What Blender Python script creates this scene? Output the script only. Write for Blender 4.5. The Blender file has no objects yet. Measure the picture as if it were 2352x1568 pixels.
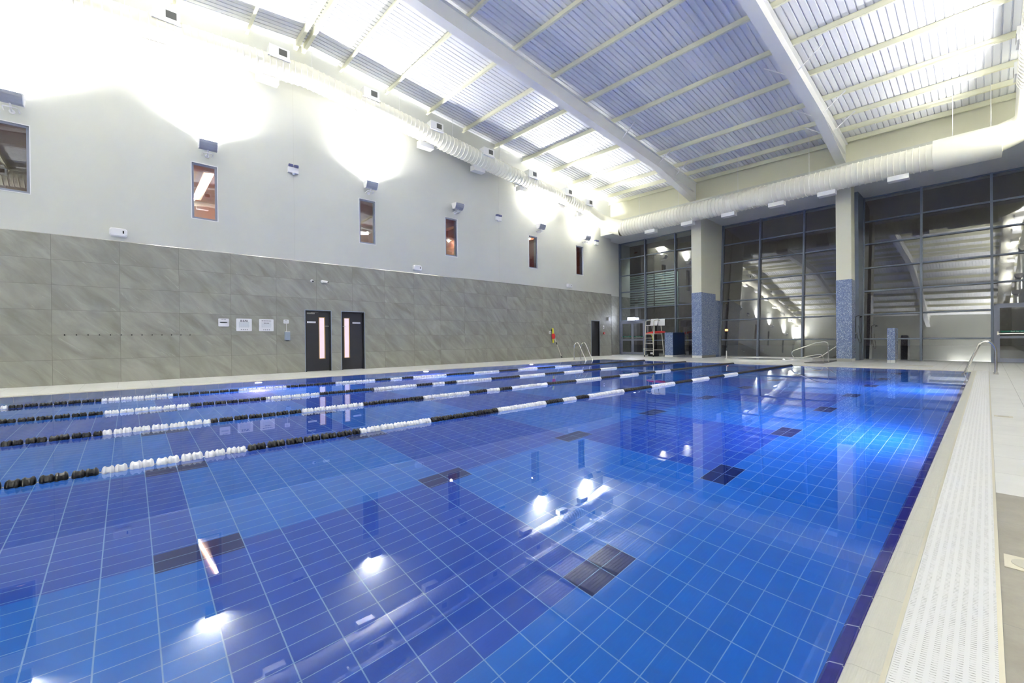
import bpy, math, random
from mathutils import Vector, Matrix
random.seed(7)
S = bpy.context.scene
COL = S.collection
PI = math.pi

# ------------------------------------------------------------------ camera
FPX, YAW, PITCH, ROLL, CAM_Z = 980.25, 0.8392, -0.0039, -0.0099, 0.978
cam = bpy.data.cameras.new('camera')
cam.sensor_width = 36.0
cam.lens = 36.0 * FPX / 2352.0
cam.clip_start = 0.05
cam.clip_end = 300
camo = bpy.data.objects.new('camera', cam)
COL.objects.link(camo)
fw = Vector((math.cos(YAW) * math.cos(PITCH), math.sin(YAW) * math.cos(PITCH), math.sin(PITCH)))
rt = Vector((math.sin(YAW), -math.cos(YAW), 0))
up = rt.cross(fw)
r2 = rt * math.cos(ROLL) + up * math.sin(ROLL)
u2 = -rt * math.sin(ROLL) + up * math.cos(ROLL)
m = Matrix((r2, u2, -fw)).transposed().to_4x4()
m.translation = Vector((0, 0, CAM_Z))
camo.matrix_world = m
S.camera = camo

# ------------------------------------------------------------------ world, exposure
w = bpy.data.worlds.new('night')
S.world = w
w.use_nodes = True
w.node_tree.nodes['Background'].inputs[0].default_value = (0.10, 0.085, 0.08, 1)
w.node_tree.nodes['Background'].inputs[1].default_value = 0.12
S.view_settings.view_transform = 'Standard'
S.view_settings.look = 'None'
S.view_settings.gamma = 1.0
S.view_settings.use_curve_mapping = False
S.view_settings.exposure = 0.66
cy = S.cycles
cy.use_denoising = True
cy.max_bounces = 14
cy.diffuse_bounces = 7
cy.glossy_bounces = 6
cy.transmission_bounces = 10
cy.transparent_max_bounces = 16
cy.sample_clamp_indirect = 80.0
cy.blur_glossy = 0.3
cy.use_adaptive_sampling = False

LAMP_X = [-10.2, -6.6, -1.93, 1.71, 6.46, 15.11, 18.69]
LAMP_X_OFF = [10.2]
UP_POWER = 205.0
SPREAD = 140
TILT = 0.05
POOL_POWER = 75.0

# ------------------------------------------------------------------ dimensions (metres)
WL, WR = 14.85, -1.4            # side walls
XB, XU, XF, XG = -10.8, 21.25, 20.25, 22.89   # back wall, upper end wall, fascia, glazing foot
LEAN = 0.088
SOFF = 6.9
TILE_H = 3.6
PX0, PX1, PY0, PY1 = -6.8, 17.17, 0.294, 12.42
DEPTH = 1.2
WZ = -0.012
RIDGE = 4.2
def zp(x, y): return 10.38 - 0.092 * abs(x - RIDGE) + 0.02 * (y - 14.85)   # underside of the purlins

# ------------------------------------------------------------------ helpers
class MB:
    def __init__(s): s.v = []; s.f = []; s.m = []
    def quad(s, a, b, c, d, m=0):
        n = len(s.v); s.v += [tuple(a), tuple(b), tuple(c), tuple(d)]; s.f.append((n, n+1, n+2, n+3)); s.m.append(m)
    def hexa(s, p, m=0):           # 8 points: bottom 4 ccw, top 4 ccw
        n = len(s.v); s.v += [tuple(q) for q in p]
        for f in ((0,3,2,1),(4,5,6,7),(0,1,5,4),(1,2,6,5),(2,3,7,6),(3,0,4,7)):
            s.f.append(tuple(n+i for i in f)); s.m.append(m)
    def box(s, x0, x1, y0, y1, z0, z1, m=0):
        s.hexa([(x0,y0,z0),(x1,y0,z0),(x1,y1,z0),(x0,y1,z0),(x0,y0,z1),(x1,y0,z1),(x1,y1,z1),(x0,y1,z1)], m)
    def prism(s, poly, axis, a, b, m=0):   # poly: 2D list; axis 'x','y','z' extruded a..b
        def P(u, v, t):
            return {'x': (t, u, v), 'y': (u, t, v), 'z': (u, v, t)}[axis]
        n = len(s.v); k = len(poly)
        s.v += [P(u, v, a) for u, v in poly] + [P(u, v, b) for u, v in poly]
        s.f.append(tuple(n+i for i in range(k))); s.m.append(m)
        s.f.append(tuple(n+k+i for i in reversed(range(k)))); s.m.append(m)
        for i in range(k):
            j = (i+1) % k
            s.f.append((n+i, n+k+i, n+k+j, n+j)); s.m.append(m)
    def tube(s, pts, r, n=10, m=0, caps=True):
        pts = [Vector(p) for p in pts]
        rr = r if isinstance(r, (list, tuple)) else [r]*len(pts)
        base = len(s.v); prev = None
        for i, p in enumerate(pts):
            t = (pts[min(i+1, len(pts)-1)] - pts[max(i-1, 0)]).normalized()
            if prev is None:
                a = Vector((0,0,1)) if abs(t.z) < 0.9 else Vector((1,0,0))
                u = t.cross(a).normalized()
            else:
                u = (prev - t*prev.dot(t)).normalized()
            prev = u; v = t.cross(u)
            for k in range(n):
                c = 2*PI*k/n
                s.v.append(tuple(p + (u*math.cos(c) + v*math.sin(c))*rr[i]))
        for i in range(len(pts)-1):
            for k in range(n):
                a = base+i*n+k; b = base+i*n+(k+1) % n
                s.f.append((a, b, b+n, a+n)); s.m.append(m)
        if caps:
            s.f.append(tuple(base+k for k in reversed(range(n)))); s.m.append(m)
            e = base+(len(pts)-1)*n
            s.f.append(tuple(e+k for k in range(n))); s.m.append(m)
    def build(s, name, mats, parent=None, smooth=False, loc=None, **tags):
        me = bpy.data.meshes.new(name)
        me.from_pydata(s.v, [], s.f)
        for mt in (mats if isinstance(mats, (list, tuple)) else [mats]): me.materials.append(mt)
        for i, p in enumerate(me.polygons):
            p.material_index = s.m[i]; p.use_smooth = smooth
        me.update()
        import bmesh
        bm = bmesh.new(); bm.from_mesh(me)
        if smooth: bmesh.ops.remove_doubles(bm, verts=bm.verts, dist=1e-6)
        bmesh.ops.recalc_face_normals(bm, faces=bm.faces)
        bm.to_mesh(me); bm.free()
        if smooth == 'auto' or smooth:
            try: me.set_sharp_from_angle(angle=math.radians(40))
            except Exception: pass
        o = bpy.data.objects.new(name, me)
        COL.objects.link(o)
        if parent is not None: o.parent = parent
        if loc is not None: o.location = loc
        for k, v in tags.items(): o[k] = v
        return o

def thing(name, label, category, loc=(0,0,0), group=None, rot=0.0, kind=None):
    o = bpy.data.objects.new(name, None); COL.objects.link(o)
    o.location = loc; o.rotation_euler = (0, 0, rot); o.empty_display_size = 0.1
    o['label'] = label; o['category'] = category
    if group: o['group'] = group
    if kind: o['kind'] = kind
    return o
def copy_tree(o, parent=None):
    c = o.copy(); COL.objects.link(c)
    if parent is not None: c.parent = parent
    for ch in list(o.children): copy_tree(ch, c)
    return c
def arc(c, r, a0, a1, n, plane='xz', t=0.0):
    out = []
    for i in range(n+1):
        a = a0 + (a1-a0)*i/n; u, v = c[0]+r*math.cos(a), c[1]+r*math.sin(a)
        out.append({'xz': (u, t, v), 'yz': (t, u, v), 'xy': (u, v, t)}[plane])
    return out
def fillet(pts, r, n=6):
    P = [Vector(p) for p in pts]; out = [P[0]]
    for i in range(1, len(P)-1):
        a, b, c = P[i-1], P[i], P[i+1]
        d1 = (a-b); d2 = (c-b); rr = min(r, d1.length*.48, d2.length*.48)
        p0 = b + d1.normalized()*rr; p1 = b + d2.normalized()*rr
        for k in range(n+1):
            t = k/n; out.append(p0*(1-t)**2 + b*2*t*(1-t) + p1*t*t)
    out.append(P[-1]); return out

# ------------------------------------------------------------------ materials
def mat(name, col=(.8,.8,.8), rough=.5, metal=0.0, spec=.5, emit=None, es=0.0, bump=0.0, bscale=30.0, var=0.0, vscale=3.0, coat=0.0):
    mt = bpy.data.materials.new(name); mt.use_nodes = True
    nt = mt.node_tree; b = nt.nodes['Principled BSDF']
    b.inputs['Base Color'].default_value = (*col, 1); b.inputs['Roughness'].default_value = rough
    b.inputs['Metallic'].default_value = metal; b.inputs['Specular IOR Level'].default_value = spec
    if coat: b.inputs['Coat Weight'].default_value = coat
    if emit: b.inputs['Emission Color'].default_value = (*emit, 1); b.inputs['Emission Strength'].default_value = es
    geo = nt.nodes.new('ShaderNodeNewGeometry')
    if var:
        n = nt.nodes.new('ShaderNodeTexNoise'); n.inputs['Scale'].default_value = vscale; n.inputs['Detail'].default_value = 4
        nt.links.new(geo.outputs['Position'], n.inputs['Vector'])
        hs = nt.nodes.new('ShaderNodeHueSaturation'); hs.inputs['Color'].default_value = (*col, 1)
        mr = nt.nodes.new('ShaderNodeMapRange'); mr.inputs[1].default_value = .3; mr.inputs[2].default_value = .7
        mr.inputs[3].default_value = 1-var; mr.inputs[4].default_value = 1+var
        nt.links.new(n.outputs[0], mr.inputs[0]); nt.links.new(mr.outputs[0], hs.inputs['Value'])
        nt.links.new(hs.outputs[0], b.inputs['Base Color'])
    if bump:
        n2 = nt.nodes.new('ShaderNodeTexNoise'); n2.inputs['Scale'].default_value = bscale; n2.inputs['Detail'].default_value = 3
        nt.links.new(geo.outputs['Position'], n2.inputs['Vector'])
        bp = nt.nodes.new('ShaderNodeBump'); bp.inputs['Strength'].default_value = bump; bp.inputs['Distance'].default_value = .01
        nt.links.new(n2.outputs[0], bp.inputs['Height']); nt.links.new(bp.outputs[0], b.inputs['Normal'])
    return mt

class NT:
    """small node-writing helper for patterned surfaces"""
    def __init__(s, name, rough=.5, spec=.5, metal=0.0):
        s.mt = bpy.data.materials.new(name); s.mt.use_nodes = True; s.t = s.mt.node_tree
        s.b = s.t.nodes['Principled BSDF']; s.b.inputs['Roughness'].default_value = rough
        s.b.inputs['Specular IOR Level'].default_value = spec; s.b.inputs['Metallic'].default_value = metal
        g = s.t.nodes.new('ShaderNodeNewGeometry'); sp = s.t.nodes.new('ShaderNodeSeparateXYZ')
        s.t.links.new(g.outputs['Position'], sp.inputs[0]); s.pos = g.outputs['Position']
        s.x, s.y, s.z = sp.outputs
    def put(s, sock, v):
        if hasattr(v, 'links') or isinstance(v, bpy.types.NodeSocket): s.t.links.new(v, sock)
        elif isinstance(v, tuple) and len(v) == 3 and sock.type == 'RGBA': sock.default_value = (*v, 1)
        else: sock.default_value = v
    def m(s, op, a, b=0.0, c=0.0):
        n = s.t.nodes.new('ShaderNodeMath'); n.operation = op
        s.put(n.inputs[0], a); s.put(n.inputs[1], b); s.put(n.inputs[2], c); return n.outputs[0]
    def mix(s, f, a, b):
        n = s.t.nodes.new('ShaderNodeMix'); n.data_type = 'RGBA'
        s.put(n.inputs['Factor'], f); s.put(n.inputs[6], a); s.put(n.inputs[7], b); return n.outputs[2]
    def vec(s, x, y, z=0.0):
        n = s.t.nodes.new('ShaderNodeCombineXYZ'); s.put(n.inputs[0], x); s.put(n.inputs[1], y); s.put(n.inputs[2], z); return n.outputs[0]
    def noise(s, v, scale=1.0, detail=3.0, rough=.5, dist=0.0):
        n = s.t.nodes.new('ShaderNodeTexNoise'); s.put(n.inputs['Vector'], v); n.inputs['Scale'].default_value = scale
        n.inputs['Detail'].default_value = detail; n.inputs['Roughness'].default_value = rough; n.inputs['Distortion'].default_value = dist
        return n.outputs[0]
    def white(s, v):
        n = s.t.nodes.new('ShaderNodeTexWhiteNoise'); n.noise_dimensions = '3D'; s.put(n.inputs['Vector'], v); return n.outputs[0]
    def mr(s, v, a, b, c, d):
        n = s.t.nodes.new('ShaderNodeMapRange'); s.put(n.inputs[0], v)
        for i, q in enumerate((a, b, c, d)): n.inputs[i+1].default_value = q
        return n.outputs[0]
    def cell(s, c, off, size): return s.m('FLOOR', s.m('DIVIDE', s.m('SUBTRACT', c, off), size))
    def line(s, c, off, size, wd):      # 1 on a joint of width wd
        fr = s.m('FRACT', s.m('DIVIDE', s.m('SUBTRACT', c, off-wd/2), size))
        return s.m('LESS_THAN', fr, wd/size)
    def bump(s, h, strength=.3, dist=.01):
        n = s.t.nodes.new('ShaderNodeBump'); n.inputs['Strength'].default_value = strength; n.inputs['Distance'].default_value = dist
        s.put(n.inputs['Height'], h); s.t.links.new(n.outputs[0], s.b.inputs['Normal'])
    def col(s, c): s.put(s.b.inputs['Base Color'], c); return s.mt

# stone-look wall tiles, 1.2 x 0.6
def stone_mat(name, along='x'):
    k = NT(name, rough=.42, spec=.45)
    a = k.x if along == 'x' else k.y
    off = -1.358 if along == 'x' else 0.0
    cx, cz = k.cell(a, off, 1.2), k.cell(k.z, 0, .6)
    rnd = k.white(k.vec(cx, cz, 3.0)); rnd2 = k.white(k.vec(cz, cx, 9.0))
    u = k.m('ADD', a, k.z); v = k.m('SUBTRACT', a, k.z)
    uu = k.m('ADD', k.m('MULTIPLY', u, 1.9), k.m('MULTIPLY', rnd, 31.0))
    vv = k.m('ADD', k.m('MULTIPLY', v, .55), k.m('MULTIPLY', rnd2, 17.0))
    n1 = k.noise(k.vec(uu, vv, 0), 1.3, 5, .55, .6)
    n2 = k.noise(k.vec(k.m('MULTIPLY', uu, 3.0), vv, 4.0), 1.6, 5, .6, 1.2)
    f = k.mr(n1, .3, .7, 0, 1)
    c = k.mix(f, (.235,.235,.20), (.39,.39,.35))
    vein = k.mr(n2, .63, .72, 0, .45)
    c = k.mix(vein, c, (.56,.55,.51))
    c = k.mix(k.m('MULTIPLY', rnd, .25), c, (.25,.25,.225))
    g = k.m('MAXIMUM', k.line(a, off, 1.2, .006), k.line(k.z, 0, .6, .006))
    c = k.mix(g, c, (.16,.16,.14))
    return k.col(c)
M_STONE_X, M_STONE_Y = stone_mat('stone_tile_x'), stone_mat('stone_tile_y', 'y')

# floor slabs 0.6 x 0.3, cream ceramic; brown-grey stretch at the near end of the deck beside the pool
def deck_mat():
    k = NT('deck_tile', rough=.35, spec=.5)
    cx, cyy = k.cell(k.x, .4, .6), k.cell(k.y, -.03, .3)
    rnd = k.white(k.vec(cx, cyy, 1))
    n = k.noise(k.pos, 2.5, 5, .6)
    c = k.mix(k.mr(n, .3, .7, 0, 1), (.70,.70,.675), (.79,.79,.765))
    c = k.mix(k.m('MULTIPLY', rnd, .3), c, (.68,.68,.66))
    zone = k.m('MULTIPLY', k.m('LESS_THAN', k.x, 4.0), k.m('LESS_THAN', k.y, 0.0))
    brown = k.mix(k.mr(k.noise(k.pos, 6.0, 6, .65), .3, .7, 0, 1), (.245,.22,.175), (.34,.315,.26))
    c = k.mix(zone, c, brown)
    g = k.m('MAXIMUM', k.line(k.x, .4, .6, .004), k.line(k.y, -.03, .3, .005))
    c = k.mix(k.m('MULTIPLY', g, .75), c, (.2,.2,.18))
    return k.col(c)
M_DECK = deck_mat()

# pool floor: 250 x 120 tiles, blue chequer two metres by one lane, navy lane dashes
def poolfloor_mat():
    k = NT('pool_floor_tile', rough=.3, spec=.3)
    X0, Y0, LX, LY = .355, 1.75, 2.0, 1.9
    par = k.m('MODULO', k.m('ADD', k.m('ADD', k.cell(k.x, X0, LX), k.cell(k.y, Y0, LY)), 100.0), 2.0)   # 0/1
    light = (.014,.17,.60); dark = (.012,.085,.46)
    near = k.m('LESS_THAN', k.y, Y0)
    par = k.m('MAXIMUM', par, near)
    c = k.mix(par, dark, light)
    cx, cyy = k.cell(k.x, X0-.25, .25), k.cell(k.y, Y0-.12, .12)
    rnd = k.white(k.vec(cx, cyy, 2))
    hs = k.t.nodes.new('ShaderNodeHueSaturation'); k.put(hs.inputs['Color'], c)
    k.put(hs.inputs['Value'], k.mr(rnd, 0, 1, .95, 1.05)); c = hs.outputs[0]
    fx = k.m('ABSOLUTE', k.m('SUBTRACT', k.m('FRACT', k.m('DIVIDE', k.m('SUBTRACT', k.x, X0-LX/2), LX)), .5))
    fy = k.m('ABSOLUTE', k.m('SUBTRACT', k.m('FRACT', k.m('DIVIDE', k.m('SUBTRACT', k.y, Y0-LY/2), LY)), .5))
    bar = k.m('MULTIPLY', k.m('LESS_THAN', fx, .25/LX), k.m('LESS_THAN', fy, .12/LY))
    c = k.mix(bar, c, (.005,.018,.13))
    g = k.m('MAXIMUM', k.line(k.x, X0-.25, .25, .007), k.line(k.y, Y0-.12, .12, .005))
    c = k.mix(k.m('MULTIPLY', g, .8), c, (.30,.50,.72))
    return k.col(c)
M_PFLOOR = poolfloor_mat()
def poolwall_mat(name, along):
    k = NT(name, rough=.25, spec=.4)
    a = k.x if along == 'x' else k.y
    top = k.m('GREATER_THAN', k.z, -.13)
    c = k.mix(top, (.06,.22,.62), (.035,.03,.20))
    g = k.m('MAXIMUM', k.line(a, .10, .25, .006), k.line(k.z, -.13, .12, .005))
    c = k.mix(k.m('MULTIPLY', g, .8), c, (.55,.55,.65))
    return k.col(c)
M_PWX, M_PWY = poolwall_mat('pool_wall_tile_x', 'x'), poolwall_mat('pool_wall_tile_y', 'y')

# ribbed cream nosing of the overflow edge
def nosing_mat(name, along):
    k = NT(name, rough=.4, spec=.5)
    a, b = (k.x, k.y) if along == 'x' else (k.y, k.x)
    g = k.line(a, .10, .25, .004)
    rib = k.m('SINE', k.m('MULTIPLY', b, 2*PI/.006))
    c = k.mix(g, (.60,.59,.52), (.47,.46,.40))
    k.bump(rib, .25, .002)
    return k.col(c)
M_NOSX, M_NOSY = nosing_mat('edge_nosing_x', 'x'), nosing_mat('edge_nosing_y', 'y')
# white slatted overflow grate
def grate_mat(name, along):
    k = NT(name, rough=.45, spec=.4)
    a, b = (k.x, k.y) if along == 'x' else (k.y, k.x)
    ph = k.m('FRACT', k.m('DIVIDE', b, .0255))
    wob = k.m('MULTIPLY', k.m('SINE', k.m('MULTIPLY', ph, PI)), .0035)
    fr = k.m('FRACT', k.m('DIVIDE', k.m('ADD', a, wob), .013))
    gap = k.m('MULTIPLY', k.m('LESS_THAN', fr, .2), k.m('LESS_THAN', ph, .55))
    rnd = k.noise(k.vec(k.m('MULTIPLY', a, 18.0), k.m('MULTIPLY', b, 60.0), 0), 1.0, 2, .5)
    gap = k.m('MULTIPLY', gap, k.mr(rnd, .35, .6, .15, .8))
    c = k.mix(gap, (.80,.80,.80), (.16,.16,.15))
    ridge = k.m('SINE', k.m('MULTIPLY', ph, 2*PI))
    k.bump(ridge, .25, .003)
    return k.col(c)
M_GRX, M_GRY = grate_mat('overflow_grate_x', 'x'), grate_mat('overflow_grate_y', 'y')
# blue glass mosaic
def mosaic_mat(name, c1, c2, gr, sz=.025):
    k = NT(name, rough=.25, spec=.5)
    o_ = sz*.37
    cx, cyy, cz = k.cell(k.x, o_, sz), k.cell(k.y, o_, sz), k.cell(k.z, 0, sz)
    rnd = k.white(k.vec(cx, cyy, cz))
    c = k.mix(rnd, c1, c2)
    gn = k.t.nodes.new('ShaderNodeNewGeometry'); sn = k.t.nodes.new('ShaderNodeSeparateXYZ'); k.t.links.new(gn.outputs['Normal'], sn.inputs[0])
    nx, ny = k.m('LESS_THAN', k.m('ABSOLUTE', sn.outputs[0]), .5), k.m('LESS_THAN', k.m('ABSOLUTE', sn.outputs[1]), .5)
    sp = k.white(k.vec(k.m('ADD', cx, 40.0), cyy, cz))
    c = k.mix(k.m('GREATER_THAN', sp, .86), c, (.36,.43,.58))
    g = k.m('MAXIMUM', k.line(k.z, 0, sz, .0035), k.m('MAXIMUM', k.m('MULTIPLY', k.line(k.x, o_, sz, .0035), nx), k.m('MULTIPLY', k.line(k.y, o_, sz, .0035), ny)))
    c = k.mix(k.m('MULTIPLY', g, .7), c, gr)
    return k.col(c)
M_MOS = mosaic_mat('blue_mosaic', (.07,.11,.26), (.20,.28,.50), (.42,.45,.52))

M_PAINT = mat('wall_paint', (.60,.61,.57), .6, var=.02, vscale=.6)
M_PAINT2 = mat('beam_paint', (.70,.69,.57), .5)
M_SOFF = mat('soffit_paint', (.60,.61,.60), .55)
M_ROOF = mat('roof_sheet', (.78,.79,.82), .38, spec=.5)
M_STEEL = mat('steel_paint', (.76,.76,.76), .4)
M_PURL = mat('purlin_paint', (.80,.79,.62), .42)
M_DUCT = mat('duct_paint', (.84,.82,.70), .38)
M_VENTBOX = mat('vent_box_paint', (.84,.84,.83), .4)
M_PALE = mat('pale_aluminium', (.62,.60,.52), .35)
M_BLACK = mat('black_plastic', (.012,.012,.014), .4)
M_ROPEB = mat('black_float', (.008,.008,.01), .3)
M_ROPEW = mat('white_float', (.86,.86,.87), .3)
M_WHITE = mat('white_plastic', (.8,.8,.82), .35)
M_FRAME = mat('window_frame_paint', (.17,.20,.26), .4)
M_FRAME2 = mat('slit_window_frame_paint', (.26,.28,.36), .4)
M_REVEAL = mat('reveal_trim', (.8,.8,.82), .5)
M_CHROME = mat('stainless_steel', (.72,.70,.66), .16, metal=1.0)
M_DOOR = mat('dark_door_leaf', (.030,.030,.036), .45)
M_OAK = mat('oak_bead', (.45,.26,.08), .5)
M_LIT = mat('lit_door_glass', (.25,.22,.24), .3, emit=(1.0,.82,.92), es=.50)  # emission in the pane stands in for a lit corridor behind the doors
M_SIGN = mat('sign_board', (.80,.80,.84), .35)
M_INK = mat('sign_ink', (.10,.10,.13), .6)
M_INK2 = mat('sign_small_print', (.50,.55,.60), .6)
M_GREYBOX = mat('dispenser_plastic', (.30,.36,.47), .35)
M_RED = mat('red_vinyl', (.62,.02,.02), .45)
M_YEL = mat('yellow_vinyl', (.70,.68,.04), .45)
M_GREEN = mat('green_sticker', (.0,.16,.10), .5)
M_TEXTW = mat('white_lettering', (.75,.85,.80), .5)
M_LAMPBODY = mat('flood_housing', (.36,.38,.46), .4)
M_DARKGRILLE = mat('vent_grille', (.10,.10,.09), .5)
M_ORANGE = mat('corridor_paint', (.42,.20,.13), .7, var=.12, vscale=1.5)
M_ORANGE2 = mat('corridor_column_paint', (.55,.28,.20), .7)
M_TUBE = mat('lit_tube', (1,1,1), .3, emit=(1.0,.62,.40), es=60)
M_TUBE2 = mat('lit_panel', (1,1,1), .3, emit=(1.0,.85,.72), es=5)
M_EXIT = mat('lit_exit_sign', (1,1,1), .3, emit=(.80,.84,1.0), es=14)
M_EMLENS = mat('emergency_lens', (.10,.11,.26), .3)
M_TUBSHELL = mat('hot_tub_acrylic', (.74,.74,.72), .25)
M_SHEET = mat('dark_grey_sheet', (.20,.20,.20), .7)
M_RUBBER = mat('rubber', (.02,.02,.02), .6)
M_LOUVRE = mat('louvre_paint', (.30,.38,.36), .5)
M_BRASS = mat('drain_cover', (.66,.62,.50), .35, metal=.3)
M_TARMAC = mat('tarmac', (.05,.05,.05), .9)
M_LEAF = mat('dark_leaf', (.04,.07,.02), .7)
M_BLUECHAIR = mat('blue_plastic', (.03,.14,.34), .5)
M_NICHE = mat('pool_lamp_glass', (1,1,1), .2, emit=(.62,.66,1.0), es=30)

def glass_mat():
    mt = bpy.data.materials.new('window_glass'); mt.use_nodes = True; t = mt.node_tree; t.nodes.clear()
    out = t.nodes.new('ShaderNodeOutputMaterial'); mx = t.nodes.new('ShaderNodeMixShader')
    tr = t.nodes.new('ShaderNodeBsdfTransparent'); tr.inputs[0].default_value = (.86,.87,.88,1)
    gl = t.nodes.new('ShaderNodeBsdfGlossy'); gl.inputs['Roughness'].default_value = .0; gl.inputs['Color'].default_value = (1,1,1,1)
    g = t.nodes.new('ShaderNodeNewGeometry'); a = t.nodes.new('ShaderNodeMapRange')
    t.links.new(g.outputs['Backfacing'], a.inputs[0]); a.inputs[3].default_value = 1.95; a.inputs[4].default_value = 1/1.95
    fr = t.nodes.new('ShaderNodeFresnel'); t.links.new(a.outputs[0], fr.inputs['IOR'])
    n = t.nodes.new('ShaderNodeTexNoise'); n.inputs['Scale'].default_value = .55; n.inputs['Detail'].default_value = 1
    t.links.new(g.outputs['Position'], n.inputs['Vector'])
    bp = t.nodes.new('ShaderNodeBump'); bp.inputs['Strength'].default_value = .003; bp.inputs['Distance'].default_value = .03
    t.links.new(n.outputs[0], bp.inputs['Height']); t.links.new(bp.outputs[0], gl.inputs['Normal'])
    t.links.new(fr.outputs[0], mx.inputs[0]); t.links.new(tr.outputs[0], mx.inputs[1]); t.links.new(gl.outputs[0], mx.inputs[2])
    t.links.new(mx.outputs[0], out.inputs[0]); return mt
M_GLASS = glass_mat()
def water_mat():
    mt = bpy.data.materials.new('pool_water'); mt.use_nodes = True; t = mt.node_tree; t.nodes.clear()
    out = t.nodes.new('ShaderNodeOutputMaterial'); g = t.nodes.new('ShaderNodeBsdfGlass')
    g.inputs['IOR'].default_value = 1.333; g.inputs['Roughness'].default_value = 0.0; g.inputs['Color'].default_value = (.93,.97,1,1)
    t.links.new(g.outputs[0], out.inputs[0]); return mt
M_WATER = water_mat()

# ================================================================== STRUCTURE
ST = dict(kind='structure')
# ---- floor (deck) around the pool; overflow channel strip widths
EDGE = 0.325     # nosing + strip + grate, measured from the water line
def ring(mb, x0, x1, y0, y1, wd, z0, z1, m=0):
    mb.box(x0-wd, x1+wd, y0-wd, y0, z0, z1, m); mb.box(x0-wd, x1+wd, y1, y1+wd, z0, z1, m)
    mb.box(x0-wd, x0, y0, y1, z0, z1, m); mb.box(x1, x1+wd, y0, y1, z0, z1, m)
fl = MB()
ex0, ex1, ey0, ey1 = PX0-EDGE, PX1+EDGE, PY0-EDGE, PY1+EDGE
OX0, OX1, OY0, OY1 = XB-.2, 24.2, WR-.2, 15.6
fl.box(OX0, OX1, OY0, ey0, -.3, 0); fl.box(OX0, OX1, ey1, OY1, -.3, 0)
fl.box(OX0, ex0, ey0, ey1, -.3, 0); fl.box(ex1, OX1, ey0, ey1, -.3, 0)
fl.build('floor', M_DECK, **ST)

# ---- pool basin (one thing)
pool = thing('swimming_pool', 'blue tiled rectangular swimming pool sunk level with the pale deck', 'swimming pool')
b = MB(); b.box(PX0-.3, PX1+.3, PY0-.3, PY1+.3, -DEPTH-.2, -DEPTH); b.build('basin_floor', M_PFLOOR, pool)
b = MB()
b.box(PX0-.3, PX1+.3, PY0-.3, PY0, -DEPTH, -.06, 0); b.box(PX0-.3, PX1+.3, PY1, PY1+.3, -DEPTH, -.06, 0)
b.box(PX0-.3, PX0, PY0, PY1, -DEPTH, -.06, 1); b.box(PX1, PX1+.3, PY0, PY1, -DEPTH, -.06, 1)
b.build('basin_wall', [M_PWX, M_PWY], pool)
# rounded nosing: profile swept on the four sides, mitred
prof = [(0, -.06), (0, -.022), (.006, -.008), (.02, -.001), (.085, .002), (.085, -.06)]
def sweep(name, prof, mx, my, parent, smooth=False):
    mb = MB()
    for side in range(4):
        for i in range(len(prof)-1):
            (o0, z0), (o1, z1) = prof[i], prof[i+1]
            def P(o, z, e):
                if side == 0: return ((PX0-o) if e == 0 else (PX1+o), PY0-o, z)
                if side == 1: return ((PX0-o) if e == 0 else (PX1+o), PY1+o, z)
                if side == 2: return (PX0-o, (PY0-o) if e == 0 else (PY1+o), z)
                return (PX1+o, (PY0-o) if e == 0 else (PY1+o), z)
            mb.quad(P(o0,z0,0), P(o0,z0,1), P(o1,z1,1), P(o1,z1,0), 0 if side < 2 else 1)
    return mb.build(name, [mx, my], parent, smooth)
sweep('edge_nosing', prof, M_NOSX, M_NOSY, pool)
M_GRIPX, M_GRIPY = [None]*2
def grip_mat(name, along):
    k = NT(name, rough=.25, spec=.5); a = k.x if along == 'x' else k.y
    return k.col(k.mix(k.line(a, .10, .25, .006), (.040,.032,.24), (.6,.6,.66)))
sweep('grip_tile', [(-.045,-.16), (-.045,-.055), (-.036,-.035), (-.004,-.020), (0,-.022)], grip_mat('grip_tile_x', 'x'), grip_mat('grip_tile_y', 'y'), pool)
sweep('grate_trim', [(.085,-.06),(.085,.003),(.097,.003),(.097,-.06)], M_BRASS, M_BRASS, pool)
sweep('grate_trim', [(.313,-.06),(.313,.003),(.325,.003),(.325,-.06)], M_BRASS, M_BRASS, pool)
gr = sweep('overflow_grate', [(.097,-.02),(.097,.001),(.313,.001),(.313,-.02)], M_GRX, M_GRY, pool)
gr['label'] = 'white slatted overflow grate'
wt = MB(); wt.quad((PX0-.0, PY0, WZ), (PX1, PY0, WZ), (PX1, PY1, WZ), (PX0, PY1, WZ))
wo = wt.build('pool_water', M_WATER, label='clear still water filling the blue tiled pool', category='water', kind='stuff')

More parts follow.
